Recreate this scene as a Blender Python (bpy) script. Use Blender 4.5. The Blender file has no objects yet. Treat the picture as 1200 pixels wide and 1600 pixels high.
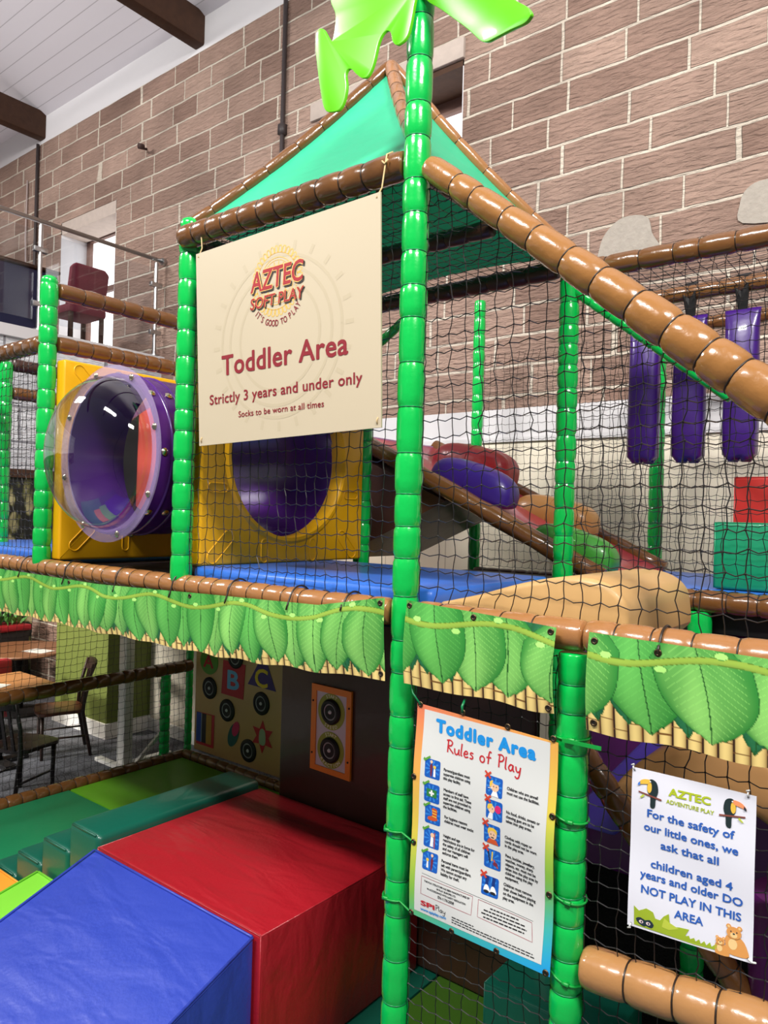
import bpy, bmesh, math, random
import numpy as np
from mathutils import Vector, Matrix

SC = bpy.context.scene
COL = SC.collection
random.seed(7)
PI = math.pi

# ------------------------------------------------------------------ camera
YAW, PITCH, ROLL = math.radians(38.238), math.radians(0.318), math.radians(-1.517)
fw = Vector((-math.sin(YAW)*math.cos(PITCH), math.cos(YAW)*math.cos(PITCH), math.sin(PITCH)))
rt = Vector((math.cos(YAW), math.sin(YAW), 0))
dn = fw.cross(rt)
r2 = rt*math.cos(ROLL) + dn*math.sin(ROLL)
d2 = -rt*math.sin(ROLL) + dn*math.cos(ROLL)
CAMLOC = Vector((3.842, -1.957, 2.442))
cd = bpy.data.cameras.new('camera')
cam = bpy.data.objects.new('camera', cd)
COL.objects.link(cam)
m = Matrix((r2, -d2, -fw)).transposed().to_4x4()
m.translation = CAMLOC
cam.matrix_world = m
cd.sensor_fit = 'VERTICAL'; cd.sensor_height = 36.0
cd.lens = 36.0*1154.7/1600.0
cd.clip_start = 0.05; cd.clip_end = 100
SC.camera = cam

# ------------------------------------------------------------------ world, lights, exposure
W = bpy.data.worlds.new('room_ambient'); SC.world = W
W.use_nodes = True
bg = W.node_tree.nodes['Background']
bg.inputs[0].default_value = (0.93, 0.96, 1.0, 1); bg.inputs[1].default_value = 0.17
SC.view_settings.view_transform = 'Standard'; SC.view_settings.look = 'None'
SC.view_settings.gamma = 1.0; SC.view_settings.exposure = 0.0
SC.view_settings.use_curve_mapping = False

def area(name, loc, target, sx, sy, power, color=(1, 1, 1)):
    l = bpy.data.lights.new(name, 'AREA'); l.shape = 'RECTANGLE'; l.size = sx; l.size_y = sy
    l.energy = power; l.color = color
    o = bpy.data.objects.new(name, l); COL.objects.link(o); o.location = loc
    d = Vector(target) - Vector(loc)
    o.rotation_euler = d.to_track_quat('-Z', 'Y').to_euler()
    return o
area('ceiling_lamp_main', (1.6, -4.8, 8.0), (1.8, 0.2, 2.0), 2.6, 0.45, 700, (1.0, 0.97, 0.93))
area('ceiling_lamp_right', (6.2, -2.6, 7.0), (2.2, 1.6, 3.0), 1.6, 0.6, 430, (1.0, 0.96, 0.92))
area('ceiling_lamp_left', (-4.8, -3.2, 7.6), (-3.0, 2.6, 2.0), 1.8, 0.8, 330, (1.0, 0.97, 0.94))
area('cafe_lamp', (-4.1, 0.5, 3.8), (-3.3, 2.0, 0), 0.5, 0.5, 130, (1.0, 0.9, 0.78))

area('cafe_front_fill', (-4.4, -4.6, 3.7), (-2.4, 2.6, .7), 1.0, 0.6, 620, (1.0, 0.96, 0.9))  # added fill with no real fixture, brightens the white café wall and post

# ------------------------------------------------------------------ helpers
def lin(c):
    c = c/255.0
    return c/12.92 if c <= 0.04045 else ((c+0.055)/1.055)**2.4
def rgb(r, g, b): return (lin(r), lin(g), lin(b), 1.0)

MATS = {}
def mat(name, col, rough=0.5, metal=0.0, coat=0.0, bump=0.0, bscale=20.0, spec=0.5, vary=0.0):
    if name in MATS: return MATS[name]
    M = bpy.data.materials.new(name); M.use_nodes = True
    nt = M.node_tree; b = nt.nodes['Principled BSDF']
    b.inputs['Base Color'].default_value = col
    b.inputs['Roughness'].default_value = rough
    b.inputs['Metallic'].default_value = metal
    b.inputs['Coat Weight'].default_value = coat
    b.inputs['Coat Roughness'].default_value = 0.08
    b.inputs['Specular IOR Level'].default_value = spec
    if bump or vary:
        tc = nt.nodes.new('ShaderNodeTexCoord')
        nz = nt.nodes.new('ShaderNodeTexNoise'); nz.inputs['Scale'].default_value = bscale
        nz.inputs['Detail'].default_value = 4
        nt.links.new(tc.outputs['Object'], nz.inputs['Vector'])
        if bump:
            bp = nt.nodes.new('ShaderNodeBump'); bp.inputs['Strength'].default_value = bump
            bp.inputs['Distance'].default_value = 0.01
            nt.links.new(nz.outputs['Fac'], bp.inputs['Height'])
            nt.links.new(bp.outputs['Normal'], b.inputs['Normal'])
            nt.links.new(bp.outputs['Normal'], b.inputs['Coat Normal'])
        if vary:
            mx = nt.nodes.new('ShaderNodeMix'); mx.data_type = 'RGBA'
            mx.inputs[6].default_value = tuple(c*(1-vary) for c in col[:3])+(1,)
            mx.inputs[7].default_value = tuple(min(1, c*(1+vary)) for c in col[:3])+(1,)
            nt.links.new(nz.outputs['Fac'], mx.inputs[0]); nt.links.new(mx.outputs[2], b.inputs['Base Color'])
    MATS[name] = M
    return M

def vinyl(name, col, rough=0.32, coat=0.35, bump=0.25, bscale=9.0):
    return mat(name, col, rough, 0, coat, bump, bscale, 0.5, 0.0)

def attr_mat(name, rough=0.4, coat=0.1):
    if name in MATS: return MATS[name]
    M = bpy.data.materials.new(name); M.use_nodes = True
    nt = M.node_tree; b = nt.nodes['Principled BSDF']
    a = nt.nodes.new('ShaderNodeAttribute'); a.attribute_name = 'print'
    nt.links.new(a.outputs['Color'], b.inputs['Base Color'])
    b.inputs['Roughness'].default_value = rough; b.inputs['Coat Weight'].default_value = coat
    b.inputs['Coat Roughness'].default_value = 0.15
    MATS[name] = M
    return M

WLOC = {}      # world location of every object we place (no rotations on empties)
def wloc(o):
    return WLOC.get(o.name, Vector((0, 0, 0))) if o else Vector((0, 0, 0))

USED_LABELS = {}
def tag(o, label, cat, group=None, kind=None):
    o['label'] = label; o['category'] = cat
    if group: o['group'] = group
    if kind: o['kind'] = kind
    return o

def thing(name, label, cat, loc, group=None):
    o = bpy.data.objects.new(name, None); COL.objects.link(o)
    o.empty_display_size = 0.05
    o.location = loc; WLOC[o.name] = Vector(loc)
    return tag(o, label, cat, group)

class MB:
    def __init__(s): s.v = []; s.f = []
    def add(s, vs, fs):
        n = len(s.v); s.v += [tuple(a) for a in vs]; s.f += [tuple(i+n for i in f) for f in fs]; return s
    def box(s, lo, hi):
        x0, y0, z0 = lo; x1, y1, z1 = hi
        return s.add([(x0,y0,z0),(x1,y0,z0),(x1,y1,z0),(x0,y1,z0),(x0,y0,z1),(x1,y0,z1),(x1,y1,z1),(x0,y1,z1)],
                     [(0,3,2,1),(4,5,6,7),(0,1,5,4),(1,2,6,5),(2,3,7,6),(3,0,4,7)])
    def tube(s, pts, rad, seg=8, caps=True):
        pts = [Vector(p) for p in pts]; n = len(pts)
        if not hasattr(rad, '__len__'): rad = [rad]*n
        rings = []; up = None
        for i, p in enumerate(pts):
            t = (pts[min(i+1, n-1)]-pts[max(i-1, 0)]).normalized()
            if up is None: up = Vector((0, 0, 1)) if abs(t.z) < .9 else Vector((1, 0, 0))
            a = t.cross(up)
            if a.length < 1e-5: a = t.cross(Vector((0, 1, 0)))
            a.normalize(); b = a.cross(t); up = b
            rings.append([p+(a*math.cos(2*PI*k/seg)+b*math.sin(2*PI*k/seg))*rad[i] for k in range(seg)])
        vs = [v for r in rings for v in r]; fs = []
        for i in range(n-1):
            for k in range(seg):
                k2 = (k+1) % seg
                fs.append((i*seg+k, i*seg+k2, (i+1)*seg+k2, (i+1)*seg+k))
        if caps: fs.append(tuple(range(seg-1, -1, -1))); fs.append(tuple((n-1)*seg+k for k in range(seg)))
        return s.add(vs, fs)
    def prism(s, outline, off):
        """closed outline of 3-D points, extruded by vector off"""
        n = len(outline); off = Vector(off)
        vs = [Vector(p) for p in outline]+[Vector(p)+off for p in outline]
        fs = [tuple(range(n-1, -1, -1)), tuple(range(n, 2*n))]
        for i in range(n): j = (i+1) % n; fs.append((i, j, n+j, n+i))
        return s.add(vs, fs)
    def lathe(s, prof, o, axis, seg=48, close=False):
        """prof: list of (radius, distance along axis)"""
        ax = Vector(axis).normalized(); u = ax.orthogonal().normalized(); w = ax.cross(u); o = Vector(o)
        vs = [o+ax*h+(u*math.cos(2*PI*k/seg)+w*math.sin(2*PI*k/seg))*r for r, h in prof for k in range(seg)]
        fs = []; n = len(prof)
        for i in range(n if close else n-1):
            j = (i+1) % n
            for k in range(seg):
                k2 = (k+1) % seg
                fs.append((i*seg+k, i*seg+k2, j*seg+k2, j*seg+k))
        return s.add(vs, fs)
    def build(s, name, m, parent=None, smooth=False, bevel=0.0, bseg=2, recalc=True):
        me = bpy.data.meshes.new(name)
        L = wloc(parent)
        o = bpy.data.objects.new(name, me)
        me.from_pydata([tuple(Vector(v)-L) for v in s.v], [], s.f)
        if bevel or recalc:
            bm = bmesh.new(); bm.from_mesh(me)
            if recalc: bmesh.ops.recalc_face_normals(bm, faces=bm.faces)
            if bevel:
                ed = [e for e in bm.edges if len(e.link_faces) == 2 and e.calc_face_angle(0) > 0.5]
                bmesh.ops.bevel(bm, geom=ed, offset=bevel, segments=bseg, profile=0.5, affect='EDGES')
            bm.to_mesh(me); bm.free()
        if m: me.materials.append(m)
        if smooth or bevel:
            me.polygons.foreach_set('use_smooth', [True]*len(me.polygons))
            if bevel or smooth == 'auto':
                try: me.set_sharp_from_angle(angle=math.radians(40))
                except Exception: pass
        COL.objects.link(o)
        if parent: o.parent = parent; WLOC[o.name] = L
        else: WLOC[o.name] = Vector((0, 0, 0))
        return o

def struct(o, kind='structure'):
    o['kind'] = kind; return o

def wrinkled(name, col):
    """stretched vinyl cover: fine grain plus long shallow creases in the surface"""
    M = vinyl(name, col, .4, .25, .15, 60); nt = M.node_tree; b = nt.nodes['Principled BSDF']; old = b.inputs['Normal'].links[0].from_node
    tc = nt.nodes.new('ShaderNodeTexCoord'); mp = nt.nodes.new('ShaderNodeMapping'); mp.inputs['Scale'].default_value = (2.2, 6.5, 3.0); mp.inputs['Rotation'].default_value = (0, 0, .5)
    nz = nt.nodes.new('ShaderNodeTexNoise'); nz.inputs['Scale'].default_value = 1.3; nz.inputs['Detail'].default_value = 2; nz.inputs['Distortion'].default_value = .5
    bp = nt.nodes.new('ShaderNodeBump'); bp.inputs['Strength'].default_value = .32; bp.inputs['Distance'].default_value = .05
    nt.links.new(tc.outputs['Object'], mp.inputs[0]); nt.links.new(mp.outputs[0], nz.inputs['Vector']); nt.links.new(nz.outputs['Fac'], bp.inputs['Height'])
    nt.links.new(old.outputs['Normal'], bp.inputs['Normal']); nt.links.new(bp.outputs['Normal'], b.inputs['Normal']); nt.links.new(bp.outputs['Normal'], b.inputs['Coat Normal'])
    return M

# ------------------------------------------------------------------ colours
GREEN = vinyl('green_vinyl', rgb(4, 186, 76), 0.22, 0.6, 0.35, 14)
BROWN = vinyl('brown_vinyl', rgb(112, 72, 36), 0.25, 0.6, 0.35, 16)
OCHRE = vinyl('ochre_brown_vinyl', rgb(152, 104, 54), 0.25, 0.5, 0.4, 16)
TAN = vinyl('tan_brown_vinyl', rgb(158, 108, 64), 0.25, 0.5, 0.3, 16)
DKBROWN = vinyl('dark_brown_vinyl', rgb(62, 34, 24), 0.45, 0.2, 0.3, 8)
CREAMTAN = vinyl('light_tan_vinyl', rgb(208, 166, 108), 0.45, 0.1, 0.3, 6)
BLUE = wrinkled('blue_vinyl', rgb(52, 72, 178))
DECKBLUE = vinyl('deck_blue_vinyl', rgb(50, 112, 214), 0.42, 0.2, 0.2, 5)
RED = wrinkled('red_vinyl', rgb(164, 24, 36))
DKGREEN = vinyl('bottle_green_vinyl', rgb(14, 92, 74), 0.38, 0.25, 0.3, 6)
MATGREEN = vinyl('mat_green_vinyl', rgb(10, 138, 88), 0.5, 0.1, 0.3, 5)
LIME = vinyl('lime_vinyl', rgb(96, 168, 26), 0.5, 0.1, 0.3, 5)
BRIGHTLIME = vinyl('bright_lime_vinyl', rgb(130, 215, 60), 0.45, 0.1, 0.2, 5)
ORANGE = vinyl('orange_vinyl', rgb(246, 160, 50), 0.45, 0.1, 0.2, 5)
PURPLE = vinyl('purple_vinyl', rgb(62, 22, 118), 0.35, 0.3, 0.3, 8)
VIOLET = vinyl('violet_vinyl', rgb(86, 64, 176), 0.4, 0.2, 0.2, 8)
MAGENTA = vinyl('plum_vinyl', rgb(96, 20, 104), 0.4, 0.2, 0.2, 8)
ROSE = vinyl('rose_vinyl', rgb(196, 60, 84), 0.3, 0.4, 0.2, 6)
YELLOWP = mat('yellow_plastic', rgb(238, 176, 14), 0.38, 0, 0.1, 0.05, 30)
TUNNELP = mat('purple_plastic', rgb(72, 26, 112), 0.25, 0, 0.3)
LIMEP = mat('lime_plastic', rgb(96, 196, 16), 0.3, 0, 0.3, 0.05, 6, 0.5, 0.12)
ROOFG = None
BLACK = mat('black_matt', rgb(16, 14, 16), 0.6)
CORD = mat('black_cord', rgb(26, 24, 26), 0.4)
TIEBLK = mat('black_tie', rgb(40, 28, 20), 0.4)
TIEGRN = mat('green_tie', rgb(8, 120, 70), 0.35)
STRING = mat('cream_string', rgb(206, 178, 128), 0.8)
WHITE = mat('white_print', rgb(218, 219, 216), 0.5)
STEEL = mat('brushed_steel', rgb(190, 190, 190), 0.3, 1.0)
CHROME = mat('bolt_chrome', rgb(215, 205, 180), 0.22, 1.0)
DARKWOOD = mat('dark_stained_wood', rgb(52, 32, 24), 0.45, 0, 0.1, 0.1, 30, 0.5, 0.2)
BEAMWOOD = mat('old_beam_wood', rgb(70, 46, 32), 0.7, 0, 0, 0.4, 14, 0.3, 0.35)
TABLEWOOD = mat('oak_table_top', rgb(176, 122, 72), 0.45, 0, 0, 0.05, 12, 0.5, 0.15)
GROMMET = mat('dark_brass', rgb(92, 76, 56), 0.35, 0.9)

# ------------------------------------------------------------------ padded posts and rails
RING = None
def ring_mesh():
    global RING
    if RING: return RING
    RING = {}
    return RING
def ring_obj(m):
    R = ring_mesh()
    if m.name not in R:
        mb = MB(); prof = []
        for k in range(6):
            a = 2*PI*k/6; prof.append((1+.035*math.cos(a), .06*math.sin(a)))
        mb.lathe(prof, (0, 0, 0), (0, 0, 1), 24, True)
        me = bpy.data.meshes.new('cable_tie'); me.from_pydata(mb.v, [], mb.f); me.materials.append(m)
        me.polygons.foreach_set('use_smooth', [True]*len(me.polygons))
        R[m.name] = me
    return R[m.name]

def sleeve(name, label, cat, pts, r, m, tiem, seglen=0.11, r_end=None, group=None, ties=True, gather=1.0, seed=0, cap=False):
    rnd = random.Random(seed or hash(label) % 9999 if False else len(label)*31+int(abs(pts[0][0]*977+pts[0][2]*131+pts[0][1]*71)))
    pts = [Vector(p) for p in pts]
    # resample the axis by length
    cum = [0]
    for i in range(1, len(pts)): cum.append(cum[-1]+(pts[i]-pts[i-1]).length)
    L = cum[-1]
    def at(s):
        s = max(0, min(L, s))
        for i in range(1, len(pts)):
            if s <= cum[i]+1e-9:
                t = (s-cum[i-1])/max(1e-9, cum[i]-cum[i-1]); return pts[i-1].lerp(pts[i], t)
        return pts[-1]
    r_end = r if r_end is None else r_end
    bounds = [0.0]
    while bounds[-1] < L-seglen*.6: bounds.append(min(L, bounds[-1]+seglen*rnd.uniform(.78, 1.2)))
    bounds[-1] = L
    if len(bounds) < 2: bounds = [0.0, L]
    SEG = 24
    rings = []; tie_s = []
    up = None
    for bi in range(len(bounds)-1):
        a, b = bounds[bi], bounds[bi+1]
        puff = rnd.uniform(.985, 1.03); ph = rnd.uniform(0, 6.28); nf = rnd.choice([7, 9, 11])
        for t, f, g in [(0.0, .885, .03), (.045, .93, .045), (.14, .985, .022), (.35, 1.0, .004), (.65, 1.0, .004), (.86, .985, .022), (.955, .93, .045)]:
            rings.append((a+(b-a)*t, f*(puff if .1 < t < .9 else 1), g*gather, ph, nf))
        if bi > 0: tie_s.append(a)
    rings.append((L, .885, .03, 0, 7))
    root = thing(name, label, cat, pts[0], group)
    vs = []; fs = []
    for s, f, g, ph, nf in rings:
        p = at(s); t = (at(s+.01)-at(s-.01)).normalized()
        if up is None: up = Vector((0, 0, 1)) if abs(t.z) < .85 else Vector((0, -1, 0))
        A = t.cross(up)
        A.normalize(); B = A.cross(t); up = B
        rr = r+(r_end-r)*s/L
        for k in range(SEG):
            th = 2*PI*k/SEG
            q = rr*f*(1-g*(.5+.5*math.cos(nf*th+ph)))
            vs.append(p+(A*math.cos(th)+B*math.sin(th))*q)
    n = len(rings)
    for i in range(n-1):
        for k in range(SEG):
            k2 = (k+1) % SEG
            fs.append((i*SEG+k, i*SEG+k2, (i+1)*SEG+k2, (i+1)*SEG+k))
    fs.append(tuple(range(SEG-1, -1, -1))); fs.append(tuple((n-1)*SEG+k for k in range(SEG)))
    mb = MB(); mb.add(vs, fs); mb.build('foam_sleeve', m, root, smooth=True)
    if cap:
        e = pts[-1]; t = (pts[-1]-pts[-2]).normalized()
        c = MB(); c.lathe([(r*.9, -.004), (r*.95, .012), (r*.8, .03), (r*.4, .04), (.001, .042)], e, t, 20); c.build('end_cap', m, root, smooth=True)
    if ties:
        me = ring_obj(tiem)
        for s in tie_s:
            p = at(s); t = (at(s+.01)-at(s-.01)).normalized()
            o = bpy.data.objects.new('cable_tie', me); COL.objects.link(o); o.parent = root
            o.location = p-pts[0]; o.rotation_mode = 'QUATERNION'
            o.rotation_quaternion = Vector((0, 0, 1)).rotation_difference(t)
            k = (r+(r_end-r)*s/L)*.895
            o.scale = (k, k, k*.9 if k < .05 else .045)
    return root

# ------------------------------------------------------------------ nets
def net(label, O, U, V, lu, lv, cell=0.05, keep=None, r=0.0018, sag=0.006, seed=1, group=None, name='safety_net'):
    rnd = np.random.RandomState(seed)
    O = np.array(O, float); U = np.array(U, float); V = np.array(V, float); N = np.cross(U, V)
    nu = max(1, int(round(lu/cell))); nv = max(1, int(round(lv/cell)))
    I, J = np.meshgrid(np.arange(nu+1), np.arange(nv+1), indexing='ij')
    uu = I*lu/nu; vv = J*lv/nv
    ju = rnd.normal(0, cell*.075, uu.shape); jv = rnd.normal(0, cell*.05, uu.shape)
    ju += cell*.35*np.sin(vv*2.3+seed)*np.sin(uu*3.1+seed*2); jn = .012*np.sin(uu*4+seed)*np.sin(vv*3+1)
    edge = (I == 0) | (I == nu) | (J == 0) | (J == nv)
    ju[edge] *= .2; jv[edge] *= .2; jn[edge] = 0
    P = O+(uu+ju)[..., None]*U+(vv+jv)[..., None]*V+jn[..., None]*N
    down = np.array((0, 0, -1.0)); down = down-N*np.dot(down, N)
    segs = []
    def ok(a): return True if keep is None else keep(a)
    for i in range(nu+1):
        for j in range(nv+1):
            if i < nu:
                a, b = P[i, j], P[i+1, j]; m_ = (a+b)/2
                if ok(a) and ok(b): segs.append((a, m_+down*sag+N*rnd.normal(0, .002), b))
            if j < nv:
                a, b = P[i, j], P[i, j+1]; m_ = (a+b)/2
                if ok(a) and ok(b): segs.append((a, m_+U*rnd.normal(0, sag*.4), b))
    S = np.array(segs)                                   # n,3,3
    n = len(S)
    T = S[:, 2]-S[:, 0]; T /= np.linalg.norm(T, axis=1)[:, None]
    A = np.tile(N, (n, 1)); B = np.cross(T, A); B /= np.linalg.norm(B, axis=1)[:, None]
    ang = [0, 2*PI/3, 4*PI/3]
    off = np.stack([(A*math.cos(t)+B*math.sin(t))*r for t in ang], 1)   # n,3,3
    V_ = S[:, :, None, :]+off[:, None, :, :]              # n,3(ring),3(k),3
    verts = V_.reshape(-1, 3)
    base = (np.arange(n)*9)[:, None]
    q = []
    for ring in range(2):
        for k in range(3):
            k2 = (k+1) % 3
            q.append(np.concatenate([base+ring*3+k, base+ring*3+k2, base+ring*3+3+k2, base+ring*3+3+k], 1))
    F = np.concatenate(q, 0)
    # knots
    kn = [P[i, j] for i in range(nu+1) for j in range(nv+1) if ok(P[i, j])]
    kn = np.array(kn); K = r*2.3
    ko = np.array([(K,0,0),(-K,0,0),(0,K,0),(0,-K,0),(0,0,K),(0,0,-K)])
    kv = (kn[:, None, :]+ko[None]).reshape(-1, 3); nb = len(verts)
    tri = [(0,2,4),(2,1,4),(1,3,4),(3,0,4),(2,0,5),(1,2,5),(3,1,5),(0,3,5)]
    kb = (nb+np.arange(len(kn))*6)[:, None]
    TF = np.concatenate([kb+np.array(t)[None] for t in tri], 0)
    me = bpy.data.meshes.new(name)
    allv = np.concatenate([verts, kv], 0)
    me.from_pydata(allv.tolist(), [], F.tolist()+TF.tolist())
    me.materials.append(CORD)
    o = bpy.data.objects.new(name, me); COL.objects.link(o)
    WLOC[o.name] = Vector((0, 0, 0))
    return tag(o, label, 'net', group)

# ------------------------------------------------------------------ flat lettering mapped onto a sheet
def text_pts(s, size, bold=0.0, shear=0.0, space=1.0, sx=1.0, align='LEFT'):
    cu = bpy.data.curves.new('txt', 'FONT'); cu.body = s; cu.size = size; cu.shear = shear
    cu.space_character = space; cu.resolution_u = 3; cu.align_x = align; cu.fill_mode = 'FRONT'
    o = bpy.data.objects.new('txt', cu); COL.objects.link(o)
    dg = bpy.context.evaluated_depsgraph_get(); dg.update()
    me = bpy.data.meshes.new_from_object(o.evaluated_get(dg))
    vs = [(v.co.x*sx, v.co.y, 0.0) for v in me.vertices]; fs = [tuple(p.vertices) for p in me.polygons]
    bpy.data.objects.remove(o); bpy.data.curves.remove(cu); bpy.data.meshes.remove(me)
    if bold > 0:                      # heavier face: the same outlines nudged round a small circle
        n = len(vs); bv, bf = [], []
        for k in range(8):
            a = 2*PI*k/8; bf += [tuple(i+n*k for i in f) for f in fs]; bv += [(x+bold*math.cos(a), y+bold*math.sin(a), k*.00005) for x, y, e in vs]
        vs, fs = bv, bf
    return vs, fs

class Sheet:
    """maps (u right, v up) in metres on a sheet to 3-D; lift = distance off the sheet towards the viewer"""
    def __init__(s, TL, TR, BL, BR, ripple=None):
        s.TL, s.TR, s.BL, s.BR = map(Vector, (TL, TR, BL, BR))
        s.w = ((s.TR-s.TL).length+(s.BR-s.BL).length)/2; s.h = ((s.TL-s.BL).length+(s.TR-s.BR).length)/2
        s.ripple = ripple
        s.n = (s.TR-s.TL).cross(s.BL-s.TL).normalized()          # into the wall
        if s.n.y < 0: s.n = -s.n
    def __call__(s, u, v, lift=0.0):
        a = u/s.w; b = v/s.h
        p = (s.BL*(1-a)+s.BR*a)*(1-b)+(s.TL*(1-a)+s.TR*a)*b
        k = s.ripple(a, b) if s.ripple else 0
        return p-s.n*(lift+k)
    def sheet(s, name, m, parent, nu=1, nv=1, thick=.002):
        mb = MB(); vs = []; fs = []
        for lf in (0, -thick):
            for i in range(nu+1):
                for j in range(nv+1): vs.append(s(s.w*i/nu, s.h*j/nv, lf))
        n = (nu+1)*(nv+1); I = lambda i, j, k=0: k*n+i*(nv+1)+j
        for i in range(nu):
            for j in range(nv):
                fs.append((I(i,j), I(i+1,j), I(i+1,j+1), I(i,j+1))); fs.append((I(i,j,1), I(i,j+1,1), I(i+1,j+1,1), I(i+1,j,1)))
        for i in range(nu): fs.append((I(i,0), I(i,0,1), I(i+1,0,1), I(i+1,0))); fs.append((I(i,nv), I(i+1,nv), I(i+1,nv,1), I(i,nv,1)))
        for j in range(nv): fs.append((I(0,j), I(0,j+1), I(0,j+1,1), I(0,j,1))); fs.append((I(nu,j), I(nu,j,1), I(nu,j+1,1), I(nu,j+1)))
        mb.add(vs, fs); return mb.build(name, m, parent, smooth='auto')
    def text(s, name, txt, u, v, size, m, parent, lift=.0012, bold=0, shear=0, space=1, sx=1, align='LEFT', rot=0):
        vs, fs = text_pts(txt, size, bold, shear, space, sx, align)
        c, n_ = math.cos(rot), math.sin(rot)
        mb = MB(); mb.add([s(u+x*c-y*n_, v+x*n_+y*c, lift+e) for x, y, e in vs], fs)
        return mb.build(name, m, parent, recalc=False)
    def poly(s, name, pts, m, parent, lift=.0010, build=True, mb=None):
        """fan-safe polygon drawn flat on the sheet"""
        M_ = mb or MB(); M_.add([s(u, v, lift) for u, v in pts], [tuple(range(len(pts)))])
        return M_.build(name, m, parent, recalc=False) if build else M_
    def stroke(s, pts, wd, lift=.0012, mb=None):
        mb = mb or MB(); fine = [pts[0]]
        for a, b in zip(pts, pts[1:]):
            k = max(1, int(math.hypot(b[0]-a[0], b[1]-a[1])/.015)); fine += [(a[0]+(b[0]-a[0])*q/k, a[1]+(b[1]-a[1])*q/k) for q in range(1, k+1)]
        pts = fine; n = len(pts); L = []; R = []
        for i, (x, y) in enumerate(pts):
            x0, y0 = pts[max(0, i-1)]; x1, y1 = pts[min(n-1, i+1)]
            dx, dy = x1-x0, y1-y0; l = math.hypot(dx, dy) or 1
            nx, ny = -dy/l*wd/2, dx/l*wd/2
            L.append(s(x+nx, y+ny, lift)); R.append(s(x-nx, y-ny, lift))
        mb.add(L+R, [(i, n+i, n+i+1, i+1) for i in range(n-1)])
        return mb

def ell(cx, cy, rx, ry, n=24, rot=0, a0=0, a1=2*PI):
    c, s_ = math.cos(rot), math.sin(rot); out = []
    full = abs(a1-a0-2*PI) < 1e-6
    for k in range(n if full else n+1):
        t = a0+(a1-a0)*k/n; x, y = rx*math.cos(t), ry*math.sin(t)
        out.append((cx+x*c-y*s_, cy+x*s_+y*c))
    return out
def smooth_poly(pts, sub=6, closed=True):
    out = []; n = len(pts)
    rng = range(n) if closed else range(n-1)
    for i in rng:
        g = lambda k: pts[(i+k) % n] if closed else pts[max(0, min(n-1, i+k))]
        p0, p1, p2, p3 = g(-1), g(0), g(1), g(2)
        for k in range(sub):
            t = k/sub
            out.append(tuple(.5*((2*b)+(-a+c)*t+(2*a-5*b+4*c-d)*t*t+(-a+3*b-3*c+d)*t**3) for a, b, c, d in zip(p0, p1, p2, p3)))
    if not closed: out.append(tuple(pts[-1]))
    return out

# measured layouts, in metres
SIGN_C = [(1.342, 3.495), (2.309, 3.51), (1.398, 2.706), (2.338, 2.731)]
SIGN_T = {'aztec': [(0.3242, 0.5623), (0.6093, 0.5569), (0.3508, 0.6428)], 'soft': [(0.3205, 0.4994), (0.6101, 0.4937), (0.334, 0.5431)], 'sun': [(0.4626, 0.5847), (0.4847, 0.7185), (0.3518, 0.6267)], 'its': [(0.3537, 0.4717), (0.384, 0.4441), (0.4159, 0.4244), (0.4524, 0.4157), (0.4876, 0.42), (0.523, 0.4292), (0.5538, 0.4437), (0.5839, 0.4681)], 'toddler': [(0.15, 0.2713), (0.8137, 0.2623), (0.1441, 0.3482)], 'strict': [(0.0721, 0.1605), (0.8738, 0.1562), (0.0727, 0.1993)], 'socks': [(0.2456, 0.0974), (0.6982, 0.0901), (0.2461, 0.1204)], 't1': [(0.0145, 0.7671)], 't2': [(0.9384, 0.7714)]}
RULES_C = [(2.5, 1.859), (2.977, 1.835), (2.492, 1.202), (2.97, 1.195)]
RULES = {'inner': [(0.0282, 0.6361), (0.4548, 0.6433), (0.4516, 0.0229), (0.0198, 0.0181)], 'head': [(0.074, 0.5799), (0.4124, 0.5826), (0.0705, 0.6144)], 'sub': [(0.1147, 0.5261), (0.3739, 0.5335), (0.1162, 0.562)], 'iconL': [(0.0694, 0.4637), (0.0702, 0.3904), (0.075, 0.3252), (0.0739, 0.2528), (0.0738, 0.1834)], 'iconR': [(0.2845, 0.4704), (0.2873, 0.4023), (0.2811, 0.3299), (0.283, 0.2568), (0.2789, 0.1765)], 'icon1': [(0.04, 0.4873), (0.097, 0.4946), (0.0967, 0.438), (0.0407, 0.4349)], 'txtL': [(0.1093, 0.4693), (0.1121, 0.4098), (0.117, 0.3285), (0.1147, 0.2709), (0.1136, 0.1953)], 'txtR': [(0.3265, 0.4751), (0.3273, 0.4078), (0.3241, 0.3343), (0.3257, 0.2801), (0.3217, 0.1946)], 'lineend': [(0.2064, 0.4722), (0.4317, 0.4683)], 'box1': [(0.0464, 0.1323), (0.2264, 0.1302), (0.225, 0.0762), (0.045, 0.0778)], 'box2': [(0.2454, 0.1286), (0.4155, 0.1233), (0.4211, 0.0719), (0.246, 0.0796)], 'spi': [(0.0455, 0.0432), (0.0994, 0.0461), (0.0443, 0.057)], 'play': [(0.1004, 0.0471), (0.1403, 0.0508)], 'url': [(0.0447, 0.0264), (0.1396, 0.0329)], 'addr': [(0.1594, 0.0451), (0.4285, 0.0356)], 'b1t': [(0.0565, 0.1186), (0.2195, 0.1181), (0.0989, 0.0848)], 'rule': [(0.0473, 0.1412), (0.4194, 0.1284)], 'grom': [(0.012, 0.6472), (0.1682, 0.659), (0.3215, 0.6537), (0.4637, 0.6569), (0.47, 0.4435), (0.4654, 0.2216), (0.4658, 0.0069), (0.3128, 0.0056), (0.1589, 0.0033), (0.0079, 0.0041), (0.0093, 0.2223), (0.0028, 0.4246)]}
NOTE_C = [(3.168, 1.804), (3.463, 1.801), (3.164, 1.391), (3.463, 1.406)]
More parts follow.
